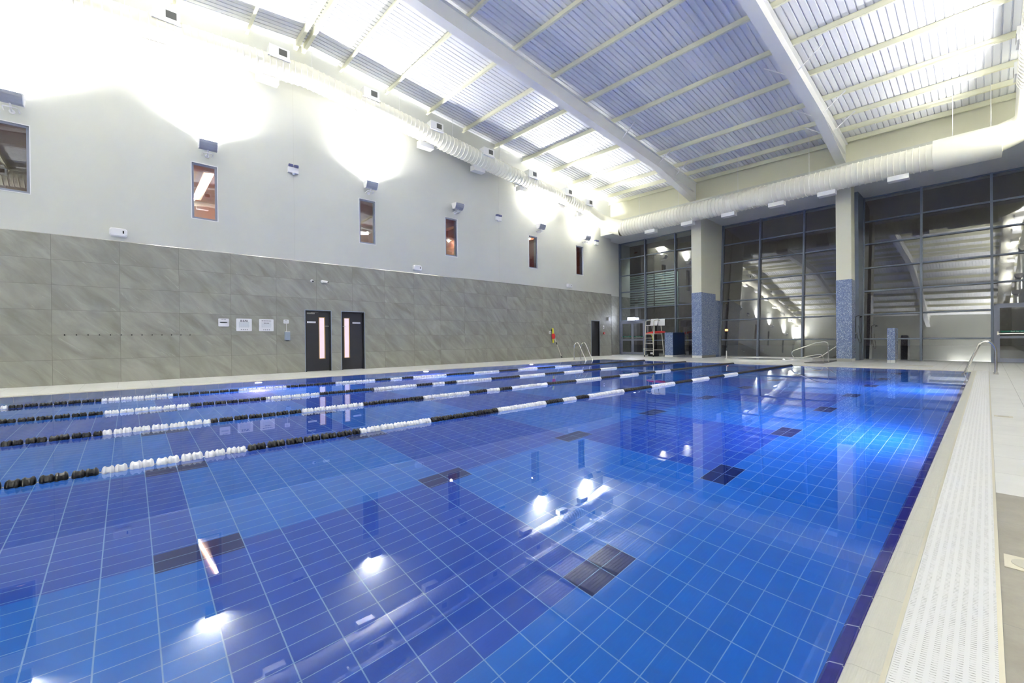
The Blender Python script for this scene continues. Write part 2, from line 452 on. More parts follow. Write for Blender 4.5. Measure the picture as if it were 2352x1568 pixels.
# ---- underwater lamps
def pool_lamp(x, side, label):
    y = PY0 if side < 0 else PY1
    dy = 1 if side < 0 else -1
    t = thing('underwater_lamp', label, 'pool light', (x, y, -.38), group='underwater lamps in the pool walls')
    mb = MB(); mb.tube([(0, .001*dy, 0), (0, .03*dy, 0)], .10, 20); mb.build('bezel', M_CHROME, t, True)
    mb = MB(); mb.tube([(0, .03*dy, 0), (0, .036*dy, 0)], .075, 20); mb.build('lens', M_NICHE, t, True)
    l = bpy.data.lights.new('underwater_light', 'AREA'); l.shape = 'DISK'; l.size = .15; l.energy = POOL_POWER; l.color = (.80, .62, 1.0)
    lo = bpy.data.objects.new('underwater_light', l); COL.objects.link(lo); lo.parent = t; lo.location = (0, .042*dy, 0)
    lo.rotation_euler = Vector((0, -dy, 0)).to_track_quat('Z', 'Y').to_euler()
for x, s, lb in [(2.44, 1, 'underwater lamp below the row of coat hooks and first notice board'), (7.29, 1, 'underwater lamp below the tile wall just past the second dark door'),
                 (12.17, 1, 'underwater lamp before the rescue pole and grab-rail ladder'), (6.69, -1, 'bright underwater lamp in the wall under the slatted grate, bluish glow'),
                 (12.0, -1, 'smaller underwater glow in the grate-side wall near the single steel rail')]:
    pool_lamp(x, s, lb)

# ---- side walls with openings
def holed(mb, a0, a1, z0, z1, holes, c0, c1, along, m=0, mlow=None, zsplit=None):
    As = sorted({a0, a1, *[h[0] for h in holes], *[h[1] for h in holes]})
    Zs = sorted({z0, z1, *[h[2] for h in holes], *[h[3] for h in holes], *( [zsplit] if zsplit else [])})
    As = [a for a in As if a0 <= a <= a1]; Zs = [z for z in Zs if z0 <= z <= z1]
    for i in range(len(As)-1):
        for j in range(len(Zs)-1):
            ca, cz = (As[i]+As[i+1])/2, (Zs[j]+Zs[j+1])/2
            if any(h[0] < ca < h[1] and h[2] < cz < h[3] for h in holes): continue
            mm = mlow if (zsplit and cz < zsplit) else m
            if along == 'x': mb.box(As[i], As[i+1], c0, c1, Zs[j], Zs[j+1], mm)
            else: mb.box(c0, c1, As[i], As[i+1], Zs[j], Zs[j+1], mm)
WIN_C = [-10.2, -6.6, -1.97, 1.65, 6.42, 10.01, 14.79, 18.36]
WIN_HOLES = [(c-.295, c+.295, 4.48, 6.045) for c in WIN_C]
DOORS_L = [(4.29, 5.10), (5.46, 6.26), (19.33, 20.09)]
mb = MB()
holed(mb, XB, XU, 0, 10.9, WIN_HOLES + [(a, b_, 0, 2.01) for a, b_ in DOORS_L], WL, WL+.25, 'x', 0, 1, TILE_H)
mb.box(XU-.25, XU, WL+.25, WL+.48, 0, 10.9, 0)
mb.box(XU-.25, 24.0, WL+.48, WL+.7, TILE_H, 7.6, 0); mb.box(XU-.25, 24.0, WL+.48, WL+.7, 0, TILE_H, 1)
mb.build('wall_left', [M_PAINT, M_STONE_X], **ST)
mb = MB(); mb.box(XB, XU, WL-.004, WL+.0, TILE_H-.006, TILE_H+.006); mb.build('trim_1', M_CHROME, **ST)
mb = MB(); mb.box(XU-.012, XU+.006, WL-.006, WL+.01, 0, TILE_H+.004); mb.build('trim_2', M_CHROME, **ST)
mb = MB()
for xx in (3.99, 12.6):
    mb.box(xx-.003, xx+.003, WL-.0015, WL, TILE_H+.01, 9.6)
mb.build('trim_3', mat('panel_joint', (.5,.5,.46), .6), **ST)
mb = MB()
holed(mb, XB, 24.0, 0, 10.9, [(c-.295, c+.295, 4.48, 6.045) for c in WIN_C], WR-.25, WR, 'x', 0, 1, TILE_H)
mb.build('wall_right', [M_PAINT, M_STONE_X], **ST)
mb = MB(); mb.box(XB-.25, XB, WR-.25, WL+.25, TILE_H, 10.9, 0); mb.box(XB-.25, XB, WR-.25, WL+.25, 0, TILE_H, 1)
mb.build('wall_back', [M_PAINT, M_STONE_Y], **ST)
# upper end wall, boxed fascia and soffit
mb = MB()
mb.box(XU, XU+.25, WR-.25, WL+.7, SOFF+.02, 9.4, 0)
mb.build('wall_end', [M_PAINT2], **ST)
mb = MB(); mb.box(XF, XU, WR, WL, SOFF, 7.55, 0); mb.build('wall_end_bulkhead', [M_PAINT], **ST)
mb = MB(); mb.box(XF+.001, 24.1, WR-.25, WL+.7, SOFF-.02, SOFF, 0)
mb.build('ceiling_soffit', [M_SOFF], **ST)

# ---- roof deck: profiled sheet with narrow grooves, ribs run down the slope
mb = MB()
pitch = .1667; y = WR-.2
prof = []
while y < WL+.3:
    prof += [(y, 0), (y+.125, 0), (y+.133, .038), (y+.158, .038)]; y += pitch
for (xa, xb) in ((XB-.2, RIDGE), (RIDGE, XU+.3)):
    for i in range(len(prof)-1):
        (ya, da), (yb, db) = prof[i], prof[i+1]
        mb.quad((xa, ya, zp(xa,ya)+.19+da), (xb, ya, zp(xb,ya)+.19+da), (xb, yb, zp(xb,yb)+.19+db), (xa, yb, zp(xa,yb)+.19+db))
rf = mb.build('ceiling', M_ROOF, **ST)

# ---- purlins (Z sections across the hall)
PUR = [2.76, 5.55, 7.2, 8.93, 10.66, 12.4, 14.13, 15.86, 17.55, 19.05, 20.15, 21.1]
PUR_L = [1.03, -.7, -2.43, -4.16, -5.9, -7.6, -9.3]
def purlin(x, label):
    mb = MB()
    s = -1 if x < RIDGE else 1
    for (ya, yb) in ((WR, WL),):
        def Q(dx, dz, yy): return (x+dx, yy, zp(x, yy)+dz-.092*abs(0))
        def bar(dx0, dx1, dz0, dz1):
            mb.hexa([Q(dx0,dz0,ya),Q(dx1,dz0,ya),Q(dx1,dz0,yb),Q(dx0,dz0,yb),Q(dx0,dz1,ya),Q(dx1,dz1,ya),Q(dx1,dz1,yb),Q(dx0,dz1,yb)])
        bar(-.004, .004, 0, .185); bar(-.07, .004, -.004, .004); bar(-.07, -.064, -.0, .02); bar(-.004, .07, .18, .188)
    o = mb.build('roof_purlin_beam', M_PURL, kind='structure', label=label, category='roof beam', group='cream purlins across the roof')
    return o
for i, x in enumerate(PUR + PUR_L):
    purlin(x, 'cream steel purlin running across the hall under the ribbed roof sheet')
mb = MB()
for s in (-1, 1):
    x = RIDGE + s*.12
    za, zb = zp(x, WR), zp(x, WL)
    mb.hexa([(x-.05,WR,za),(x+.05,WR,za),(x+.05,WL,zb),(x-.05,WL,zb),(x-.05,WR,za+.18),(x+.05,WR,za+.18),(x+.05,WL,zb+.18),(x-.05,WL,zb+.18)])
mb.build('roof_ridge_beam', M_PURL, kind='structure', label='pair of cream purlins under the roof ridge', category='roof beam')

# ---- rafters: I beams following the slope, haunched at the ends
def rafter(yc, label):
    y0, y1 = yc-.15, yc+.15
    mb = MB()
    xs = [XB, -8.0, -6.5, RIDGE-.9, RIDGE, RIDGE+.9, 17.6, 20.9, XU]
    dp = [.95, .95, .52, .52, .62, .52, .52, .92, .96]
    for i in range(len(xs)-1):
        xa, xb = xs[i], xs[i+1]; ta, tb = zp(xa, yc), zp(xb, yc); ba, bb = ta-dp[i], tb-dp[i+1]
        def seg(ya, yb, p, q, r, s_):
            mb.hexa([(xa,ya,p),(xb,ya,q),(xb,yb,q),(xa,yb,p),(xa,ya,r),(xb,ya,s_),(xb,yb,s_),(xa,yb,r)])
        seg(y0, y1, ba, bb, ba+.02, bb+.02)                # bottom flange
        seg(y0, y1, ta-.02, tb-.02, ta, tb)                # top flange
        seg(yc-.07, yc+.07, ba+.02, bb+.02, ta-.02, tb-.02)  # web
        if i in (1, 6):
            seg(y0, y1, ta-.52, tb-.52, ta-.50, tb-.50)
    o = mb.build('roof_rafter_beam', M_STEEL, kind='structure', label=label, category='roof beam')
    for x in (17.4, 14.6, 18.9):
        for sg in (-1, 1):
            st = MB(); zt = zp(x, yc)
            st.tube([(x, yc+sg*.15, zt-.45), (x, yc+sg*.75, zt+.02)], .018, 6)
            st.build('fly_brace', M_STEEL, o)
    return o
rafter(9.80, 'deep white steel rafter landing on the column beside the mosaic block')
rafter(3.80, 'deep white steel rafter landing on the column by the small mosaic pillar')

# ---- columns (painted above, mosaic to 3.2 m, pale plinth)
def column(x0, x1, y0, y1, zt, label):
    mb = MB(); mb.box(x0, x1, y0, y1, 3.2, zt, 0)
    mb.box(x0-.008, x1+.008, y0-.008, y1+.008, .12, 3.2, 1); mb.box(x0, x1, y0, y1, 0, .12, 2)
    return mb.build('column', [M_PAINT2, M_MOS, M_DECK], kind='structure', label=label, category='column')
column(20.72, 22.3, 9.27, 9.75, SOFF-.02, 'cream column with blue mosaic foot between the double doors and hot tub')
column(20.80, 21.45, 3.50, 3.98, SOFF-.02, 'cream column with blue mosaic foot beside the hot tub handrail')
def pier(x0, x1, y0, y1, lab, mats, zs=3.2):
    mb = MB()
    def seg(za, zb, m):
        mb.hexa([(x0,y0,za),(x1+LEAN*za,y0,za),(x1+LEAN*za,y1,za),(x0,y1,za),(x0,y0,zb),(x1+LEAN*zb,y0,zb),(x1+LEAN*zb,y1,zb),(x0,y1,zb)], m)
    seg(0, zs, 1); seg(zs, SOFF-.02, 0)
    return mb.build('column', mats, kind='structure', label=lab, category='column')
pier(22.3, XG+.02, 9.33, 9.9, 'narrow pier with tapering side between two glazed bays', [M_PAINT2, M_MOS], 2.9)
pier(22.2, XG+.02, 3.50, 3.76, 'full-height blue-grey post at the edge of the leaning glazing', [M_FRAME, M_FRAME])

# ---- glazing
def glazed_wall(name, y0, y1, mull, trans, lean, mask=None, top=SOFF-.02, lab=None):
    t = bpy.data.objects.new(name, None); COL.objects.link(t); t['kind'] = 'structure'
    X = lambda z: XG + lean*z
    def bar(ya, yb, za, zb, d0, d1, nm):
        mb = MB()
        mb.hexa([(X(za)-d0,ya,za),(X(za)+d1,ya,za),(X(za)+d1,yb,za),(X(za)-d0,yb,za),(X(zb)-d0,ya,zb),(X(zb)+d1,ya,zb),(X(zb)+d1,yb,zb),(X(zb)-d0,yb,zb)])
        mb.build(nm, M_FRAME, t)
    ys = [y0] + mull + [y1]; ys = sorted(ys)
    for yy in ys: bar(yy-.035, yy+.035, 0, top, .13, .04, 'mullion')
    for z in trans:
        for i in range(len(ys)-1):
            if mask and mask(ys[i], ys[i+1], z): continue
            bar(ys[i]+.035, ys[i+1]-.035, z-.028, z+.028, .06, .04, 'transom')
    bar(y0, y1, top-.05, top, .06, .04, 'head_frame'); 
    mb = MB()
    zz = [0.02] + list(trans) + [top-.03]
    for i in range(len(ys)-1):
        for j in range(len(zz)-1):
            if mask and mask(ys[i], ys[i+1], (zz[j]+zz[j+1])/2): continue
            za, zb = zz[j], zz[j+1]
            mb.hexa([(X(za),ys[i],za),(X(za)+.012,ys[i],za),(X(za)+.012,ys[i+1],za),(X(za),ys[i+1],za),(X(zb),ys[i],zb),(X(zb)+.012,ys[i],zb),(X(zb)+.012,ys[i+1],zb),(X(zb),ys[i+1],zb)])
    mb.build('glazing', M_GLASS, t)
    return t
DZ = 2.09
w9 = glazed_wall('window_9', 9.86, 15.29, [13.54, 11.66], [.87, 2.09, 2.84, 3.84, 4.86, 5.91], 0.0, lambda a, b_, z: (a > 13 and z < 2.0))
TR = [.87, 1.89, 2.87, 3.85, 4.86, 5.83]
w10 = glazed_wall('window_10', 3.78, 9.29, [7.50, 5.65], TR, LEAN)
w11 = glazed_wall('window_11', WR+.02, 3.50, [1.72, -.12], TR, LEAN, lambda a, b_, z: (b_ <= -.1 and z < 2.1))

# ---- slit windows
def slit_window(n, c, wall_y, sgn):
    t = bpy.data.objects.new('window_%d' % n, None); COL.objects.link(t); t['kind'] = 'structure'
    a, b_ = c-.295, c+.295; z0, z1 = 4.48, 6.045
    ya, yb = (wall_y+.03, wall_y+.09) if sgn > 0 else (wall_y-.09, wall_y-.03)
    mb = MB(); fw_ = .05
    for q in ((a, a+fw_, z0, z1), (b_-fw_, b_, z0, z1), (a+fw_, b_-fw_, z0, z0+fw_), (a+fw_, b_-fw_, z1-fw_, z1)):
        mb.box(q[0], q[1], ya, yb, q[2], q[3])
    mb.build('window_frame', M_FRAME2, t)
    mb = MB(); mb.box(a+fw_, b_-fw_, ya+.02, ya+.032, z0+fw_, z1-fw_); mb.build('pane', M_GLASS, t)
    mb = MB(); e = .018; yt = wall_y-.006*sgn
    for q in ((a-e, a, z0-e, z1+e), (b_, b_+e, z0-e, z1+e), (a, b_, z0-e, z0), (a, b_, z1, z1+e)):
        mb.box(q[0], q[1], min(yt, wall_y), max(yt, wall_y), q[2], q[3])
    mb.build('window_trim', M_REVEAL, t)
for i, c in enumerate(WIN_C): slit_window(i+1, c, WL, 1)
for i, c in enumerate(WIN_C): slit_window(i+12, c, WR, -1)

# ---- rooms behind the slit windows of the tile wall
mb = MB()
mb.box(XB, XU, 20.6, 20.8, 3.2, 6.5, 0); mb.box(XB, XU, WL+.25, 20.8, 3.2, 3.4, 0); mb.box(XB, XU, WL+.25, 20.8, 6.5, 6.6, 0)
for x in (-10.8, -4.2, -.2, 4.3, 8.95, 12.0, 16.6, 20.9): mb.box(x, x+.15, WL+.25, 20.8, 3.2, 6.5, 1)
for x in (-5, -3.2, .4, 2.9, 5.2, 9.4, 11.2, 13.2, 15.9, 17.5): mb.box(x, x+.25, WL+.25, 20.6, 6.25, 6.5, 0)
mb.build('wall_adjoining', [M_ORANGE, M_ORANGE2], **ST)
def tube_light(name, label, x0, y0, x1, y1, z, mt, wd=.05, cat='ceiling light', rod=0.0):
    t = thing(name, label, cat, ((x0+x1)/2, (y0+y1)/2, z))
    dx, dy = (x1-x0)/2, (y1-y0)/2
    mb = MB(); mb.box(-abs(dx)-wd, abs(dx)+wd, -abs(dy)-.02, abs(dy)+.02, .03, .075); mb.build('housing', M_WHITE, t)
    if rod:
        mb = MB(); mb.tube([(0, 0, .07), (0, 0, rod)], .01, 6); mb.build('hanging_rod', M_WHITE, t)
    mb = MB(); mb.tube([(-dx, -dy, 0), (dx, dy, 0)], wd*.6, 8); mb.build('tube', mt, t, True)
tube_light('tube_light', 'glaring warm fluorescent tube seen slanting through the second slit window', 1.85, 19.7, 2.02, 16.4, 6.3, M_TUBE)
tube_light('panel_light', 'pale lit panel seen low through the third slit window', 8.0, 19.9, 8.5, 19.6, 6.1, M_TUBE2, .14, rod=.38)
tube_light('downlight', 'small warm lamp glowing inside the fourth slit window', 11.64, 17.5, 11.70, 17.6, 5.84, M_TUBE, .09, rod=.6)
tube_light('downlight', 'tiny warm lamp at the top of the fifth slit window', 15.70, 16.0, 15.74, 16.06, 6.27, M_TUBE, .05, rod=.2)
for (x, e) in ((-2.2, 9), (2.2, 6), (6.6, 14), (10.4, 16), (14.5, 14), (18.8, 14), (-6.4, 8)):  # added fill points without fixtures, warming the rooms behind the windows
    l = bpy.data.lights.new('room_fill_light', 'POINT'); l.energy = e*.45; l.color = (1, .55, .40); l.shadow_soft_size = .2
    lo = bpy.data.objects.new('room_fill_light', l); COL.objects.link(lo); lo.location = (x, 17.2, 5.2)

# ---- doors in the tile wall
def leaf_door(n, x0, x1, vis=None, closer=False, plate=None, handle=None):
    t = bpy.data.objects.new('door_%d' % n, None); COL.objects.link(t); t['kind'] = 'structure'
    H = 2.01; y = WL
    mb = MB()
    for q in ((x0, x0+.035, 0, H), (x1-.035, x1, 0, H), (x0, x1, H-.035, H)): mb.box(q[0], q[1], y, y+.18, q[2], q[3])
    mb.build('door_frame', M_BLACK, t)
    mb = MB()
    holes = [(vis[0], vis[1], .40, 1.80)] if vis else []
    holed(mb, x0+.035, x1-.035, .01, H-.035, holes, y+.07, y+.115, 'x', 0)
    mb.build('door_leaf', M_DOOR, t)
    if vis:
        mb = MB(); e = .022
        for q in ((vis[0], vis[0]+e, .4, 1.8), (vis[1]-e, vis[1], .4, 1.8), (vis[0], vis[1], .4, .4+e), (vis[0], vis[1], 1.8-e, 1.8)):
            mb.box(q[0], q[1], y+.055, y+.12, q[2], q[3])
        mb.build('glass_bead', M_OAK, t)
        mb = MB(); mb.box(vis[0]+e, vis[1]-e, y+.09, y+.10, .4+e, 1.8-e); mb.build('vision_panel', M_LIT, t)
    if closer:
        mb = MB(); mb.box(x0+.05, x0+.30, y+.02, y+.07, H-.12, H-.07); mb.tube([(x0+.18, y+.03, H-.055), (x0+.42, y+.04, H-.04)], .008, 6)
        mb.build('door_closer', M_CHROME, t)
    if plate:
        mb = MB(); mb.box(plate[0], plate[1], y+.062, y+.07, 1.60, 1.655); pl = mb.build('door_sign', M_SIGN, t)
        mb = MB()
        xx = plate[0]+.03
        while xx < plate[1]-.04: mb.box(xx, xx+.03, y+.060, y+.0622, 1.617, 1.638); xx += .04
        mb.build('sign_lettering', M_INK2, pl)
    if handle:
        mb = MB(); mb.tube([(handle[0], y+.045, 1.50), (handle[1], y+.045, 1.50)], .012, 8); mb.tube([(handle[0], y+.045, 1.5), (handle[0], y+.075, 1.5)], .018, 8)
        mb.build('door_handle', M_CHROME, t, True)
leaf_door(1, 4.29, 5.10, (4.72, 4.93), True, (4.36, 4.63), (5.03, 4.90))
leaf_door(2, 5.46, 6.26, (5.55, 5.76), False, (5.86, 6.14), (5.49, 5.60))
leaf_door(3, 19.33, 20.09, handle=(20.02, 19.95))
mb = MB()   # pale jamb strips on both sides of the door recesses
for a, b_ in DOORS_L:
    mb.box(a-.02, a, WL-.004, WL, 0, 2.03); mb.box(b_, b_+.02, WL-.004, WL, 0, 2.03); mb.box(a, b_, WL-.004, WL, 2.01, 2.03)
mb.build('trim_4', M_GREYBOX, **ST)

def text(name, body, size, loc, rot, mt, parent=None, align='CENTER'):
    c = bpy.data.curves.new(name, 'FONT'); c.body = body; c.size = size; c.extrude = .001; c.align_x = align; c.align_y = 'CENTER'
    c.materials.append(mt); o = bpy.data.objects.new(name, c); COL.objects.link(o); o.location = loc; o.rotation_euler = rot
    if parent is not None: o.parent = parent
    return o
ROT_END = (PI/2, 0, -PI/2)      # faces -X
ROT_LEFT = (PI/2, 0, 0)         # faces -Y

def glass_door(n, y0, y1, z1=2.0, xoff=0.0, push=True, handle_side=0, double=False):
    t = bpy.data.objects.new('door_%d' % n, None); COL.objects.link(t); t['kind'] = 'structure'
    x = XG - .10 + xoff
    mb = MB()
    for q in ((y0, y0+.05, 0, z1+.06), (y1-.05, y1, 0, z1+.06), (y0, y1, z1, z1+.06)): mb.box(x-.02, x+.10, q[0], q[1], q[2], q[3])
    mb.build('door_frame', M_FRAME2, t)
    spans = [(y0+.05, (y0+y1)/2), ((y0+y1)/2, y1-.05)] if double else [(y0+.05, y1-.05)]
    for a, b_ in spans:
        mb = MB(); s_ = .085
        for q in ((a, a+s_, .02, z1), (b_-s_, b_, .02, z1), (a+s_, b_-s_, .02, .16), (a+s_, b_-s_, z1-s_, z1), (a+s_, b_-s_, .86, .94)):
            mb.box(x, x+.05, q[0], q[1], q[2], q[3])
        lf = mb.build('door_leaf', M_FRAME2, t)
        mb = MB(); mb.box(x+.02, x+.032, a+s_, b_-s_, .16, .86); mb.box(x+.02, x+.032, a+s_, b_-s_, .94, z1-s_)
        mb.build('door_glass', M_GLASS, lf)
        mb = MB(); mb.tube([(x-.05, a+.02, 1.02), (x-.05, b_-.02, 1.02)], .013, 8)
        for yy in (a+.04, b_-.04): mb.box(x-.06, x, yy-.02, yy+.02, .98, 1.10)
        mb.build('push_bar', M_CHROME, lf)
        yc = (a+b_)/2; wd = (b_-a)/2-.1
        mb = MB(); mb.box(x-.001, x+.019, yc-wd, yc+wd, 1.07, 1.13); st = mb.build('push_sticker', M_GREEN, lf)
        text('push_lettering', 'Push bar to open', .058 if not double else .05, (x-.004, yc, 1.10), ROT_END, M_TEXTW, st)
    return t
glass_door(4, 13.58, 15.25, 1.98, double=True)
glass_door(5, -1.33, -.16, 2.02, xoff=.02)
# ---- outside
mb = MB(); mb.box(24.2, 60, -25, 40, -.35, -.02); mb.build('ground_outside', M_TARMAC, **ST)

# ================================================================== DUCTS
DR = .315
def ribbed(mb, path, r, step, ring=.018):
    """spiral-seam duct: path polyline resampled, small raised seams"""
    P = [Vector(p) for p in path]; pts = []; rr = []
    for i in range(len(P)-1):
        L = (P[i+1]-P[i]).length; n = max(1, int(L/step)); d = (P[i+1]-P[i])/n
        for k in range(n):
            q = P[i]+d*k; u = d.normalized()
            pts += [q, q+u*(d.length-.03), q+u*(d.length-.022), q+u*(d.length-.008)]; rr += [r, r, r+ring, r+ring]
    pts.append(P[-1]); rr.append(r)
    mb.tube(pts, rr, 28)
zL = lambda x: (9.33 - .103*(x-4.2)) if x > 4.2 else (9.33 + .07*(x-4.2))
def vent_box(t, c, d, along, sz=(.60, .34, .30), grille=None):
    """box diffuser at centre c; along = axis of its length; grille: 'in' face dir"""
    mb = MB(); L, Wd, H = sz
    if along == 'x': mb.box(c[0]-L/2, c[0]+L/2, c[1]-Wd/2, c[1]+Wd/2, c[2]-H/2, c[2]+H/2)
    else: mb.box(c[0]-Wd/2, c[0]+Wd/2, c[1]-L/2, c[1]+L/2, c[2]-H/2, c[2]+H/2)
    if along == 'x' and grille: mb.box(c[0]-L/2-.02, c[0]+L/2+.02, c[1]-Wd/2-.03, c[1]+Wd/2, c[2]-H/2-.03, c[2]-H/2)
    o = mb.build('vent_box', M_VENTBOX, t)
    if grille:
        mb = MB(); g = -1 if grille == 'neg' else 1
        yy = c[1]+g*(Wd/2)
        mb.box(c[0]-.02, c[0]+.20, min(yy, yy+g*.006), max(yy, yy+g*.006), c[2]-.08, c[2]+.10)
        gg = mb.build('vent_grille', M_DARKGRILLE, o)
    return o
def hanger(t, x, y, z0, z1):
    mb = MB(); mb.tube([(x, y, z0), (x, y, z1)], .008, 6); mb.build('hanger_rod', M_STEEL, t)

VX = [.80, 3.40, 6.22, 8.80, 11.33, 13.93, 16.45, 18.1]
VXb = [-9.6, -7, -4.4, -1.8] + VX
dl = thing('ventilation_duct', 'round cream ribbed air duct running around the hall below the roof', 'air duct')
yl = 14.30
mb = MB(); ribbed(mb, [(XB+.4, yl, zL(XB+.4)), (4.2, yl, zL(4.2)), (18.3, yl, zL(18.3))], DR, .17)
mb.build('duct_pipe', M_DUCT, dl, True)
for x in VXb:
    vent_box(dl, (x, yl-.22, zL(x)+.27), 0, 'x', (.55, .30, .30), 'neg')
    vent_box(dl, (x-.22, yl+.14, zL(x)-.37), 0, 'x', (.58, .28, .22))
for x in (-5, 0, 2, 4.4, 7.4, 9.7, 12.2, 14.4, 16.6): hanger(dl, x, yl-.05, zL(x)+DR, zp(x, yl)+.02)

de = dl
ze = 6.86; xe = 19.72
elbow = []
a0 = Vector((18.3, yl, zL(18.3)))
mb = MB()
pts = fillet([a0, (xe-.1, yl-.1, ze+.55), (xe, 13.0, ze)], 1.2, 12)
mb.tube(pts, [DR+(.085*i/(len(pts)-1)) for i in range(len(pts))], 28, caps=False)
mb.build('duct_elbow', M_DUCT, de, True)
mb = MB(); ribbed(mb, [(xe, 13.0, ze), (xe, -.30, ze)], .40, .16); mb.build('duct_pipe', M_DUCT, de, True)
mb = MB(); mb.tube([(xe, 1.16, ze), (xe, 1.16-.001, ze), (xe, -.31, ze), (xe, -.32, ze)], [.40, .49, .49, .40], 32); mb.build('duct_sleeve', M_DUCT, de, True)
for y in (11.36, 9.44, 7.59, 5.72, 4.04, 2.02):
    vent_box(de, (xe+.02, y, ze-.47), 0, 'y', (.55, .30, .16))
for y in (12.0, 9.9, 7.2, 4.6, .72, -.1): hanger(de, xe, y, ze+.40, zp(xe, y)+.02)

dr_ = dl
yr = -.88
mb = MB()
pts = fillet([(18.2, yr, zL(18.2)), (xe, yr, ze+.30), (xe, -.02, ze)], .8, 12)
mb.tube(pts, [DR+(.085*i/(len(pts)-1)) for i in range(len(pts))], 28, caps=False); mb.build('duct_elbow', M_DUCT, dr_, True)
mb = MB(); ribbed(mb, [(XB+.4, yr, zL(XB+.4)), (4.2, yr, zL(4.2)), (18.2, yr, zL(18.2))], DR, .17); mb.build('duct_pipe', M_DUCT, dr_, True)
for x in VXb:
    vent_box(dr_, (x, yr+.22, zL(x)+.27), 0, 'x', (.55, .30, .30), 'pos')
    vent_box(dr_, (x-.1, yr-.12, zL(x)-.36), 0, 'x', (.58, .28, .22))
for x in (-5, 0, 4.4, 9.7, 14.4, 16.6): hanger(dr_, x, yr, zL(x)+DR, zp(x, yr)+.02)

# ================================================================== FLOODLIGHTS
def flood(x, wall, lit, label, grp, pw=1.0):
    s = 1 if wall > 5 else -1                        # direction of the wall from the room
    z = 6.62; y = wall - s*.24
    t = thing('wall_floodlight', label, 'wall light', (x, y, z), group=grp)
    if s < 0: t.rotation_euler = (0, 0, PI)
    # body: bulged housing, tilted a little to the room; local +y is the wall
    tilt = TILT
    mb = MB(); n = 8; prof = []
    for k in range(n+1):
        a = PI + PI*k/n; prof.append((math.cos(a)*.15, math.sin(a)*.24*(1-.18*abs(math.cos(a)))))
    ct, st_ = math.cos(tilt), math.sin(tilt)
    rot = lambda p: (p[0]*ct - p[1]*st_, p[0]*st_ + p[1]*ct)
    mb.prism([rot(p) for p in prof], 'x', -.20, .20)
    mb.build('housing', M_LAMPBODY, t)
    for sx in (-1, 1):
        mb = MB(); xa, xb = sx*.20, sx*.215
        mb.prism([rot(p) for p in [(-.16,.01),(-.15,-.08),(-.08,-.225),(.08,-.225),(.15,-.08),(.16,.01)]], 'x', min(xa,xb), max(xa,xb))
        for q in (-.15, .15):
            c = rot((q, -.01)); mb.box(min(xa,xb)-.01, max(xa,xb)+.01, c[0]-.015, c[0]+.015, c[1]-.015, c[1]+.015)
        mb.build('end_cap', M_WHITE, t)
    c = [rot(p) for p in [(-.145, .004), (.145, .004), (.145, .010), (-.145, .010)]]
    mb = MB(); mb.prism(c, 'x', -.19, .19)
    mb.build('lens', mat('flood_lens_lit', (1,1,1), .2, emit=(.95,.97,1.0), es=8) if lit and 'flood_lens_lit' not in bpy.data.materials else (bpy.data.materials['flood_lens_lit'] if lit else M_CHROME), t)
    mb = MB(); mb.tube(fillet([(-.12, .22, -.33), (-.12, .0, -.31), (.12, .0, -.31), (.12, .22, -.33)], .05), .012, 6)
    mb.tube([(0, .24, -.33), (0, .10, -.33), (0, .0, -.22)], .02, 6); mb.tube([(0, .21, -.33), (0, .24, -.33)], .05, 12)
    mb.build('bracket', M_WHITE, t)
    if lit:
        l = bpy.data.lights.new('flood_beam', 'AREA'); l.shape = 'RECTANGLE'; l.size = .36; l.size_y = .18; l.energy = UP_POWER*pw; l.color = (1.0, .992, .955)
        lo = bpy.data.objects.new('flood_beam', l); COL.objects.link(lo); lo.parent = t
        nrm = rot((0, 1)); nv = Vector((0, nrm[0], nrm[1])); lo.location = nv*.02
        lo.rotation_euler = (-nv).to_track_quat('-Z', 'X').to_euler() if False else (nv).to_track_quat('-Z', 'X').to_euler()
        l.spread = math.radians(SPREAD)
LAB = {-10.2: 'grey floodlight fixed high on the wall farthest from the glazing', -6.6: 'grey floodlight high on the wall beyond the picture edge',
       -1.93: 'grey floodlight throwing light up above the widest slit window, cut by the picture edge',
       1.71: 'grey floodlight over the slit window with the glaring tube',
       6.46: 'grey floodlight above the slit window with the white ceiling panel',
       10.2: 'unlit grey floodlight above the slit window with the round warm glow',
       15.11: 'grey floodlight above the slit window between the two small speakers nearest the glazing',
       18.69: 'grey floodlight above the last narrow window before the end glazing'}
for x in LAMP_X: flood(x, WL, True, LAB[x], 'floodlights over the slit windows', .85 if x > -3 else 1.3)
for x in LAMP_X_OFF: flood(x, WL, False, LAB[x], 'floodlights over the slit windows')
for x in (-6.6, 1.71, 6.46, 10.2, 15.11, 18.69): flood(x, WR, True, 'grey floodlight on the unseen wall, %s from the far back end' % {-6.6:'first',1.71:'second',6.46:'third',10.2:'fourth',15.11:'fifth',18.69:'sixth'}[x], 'floodlights on the opposite wall', .80 if x > 5 else 1.1)

for i, y in enumerate((-.2, 1.7)):  # unseen floods added to brighten the back wall mirrored in the glazing
    flood(y, XB, True, ('added unseen floodlight low on the far back wall, %s' % ('next to the grate side' if i == 0 else 'towards the lane ropes')), 'floodlights on the back wall', 1.3)
    o = [q for q in bpy.data.objects if q.name.startswith('wall_floodlight') and q.get('group') == 'floodlights on the back wall'][-1]
    o.location = (XB+.28, y, 3.4); o.rotation_euler = (0, 0, PI/2)
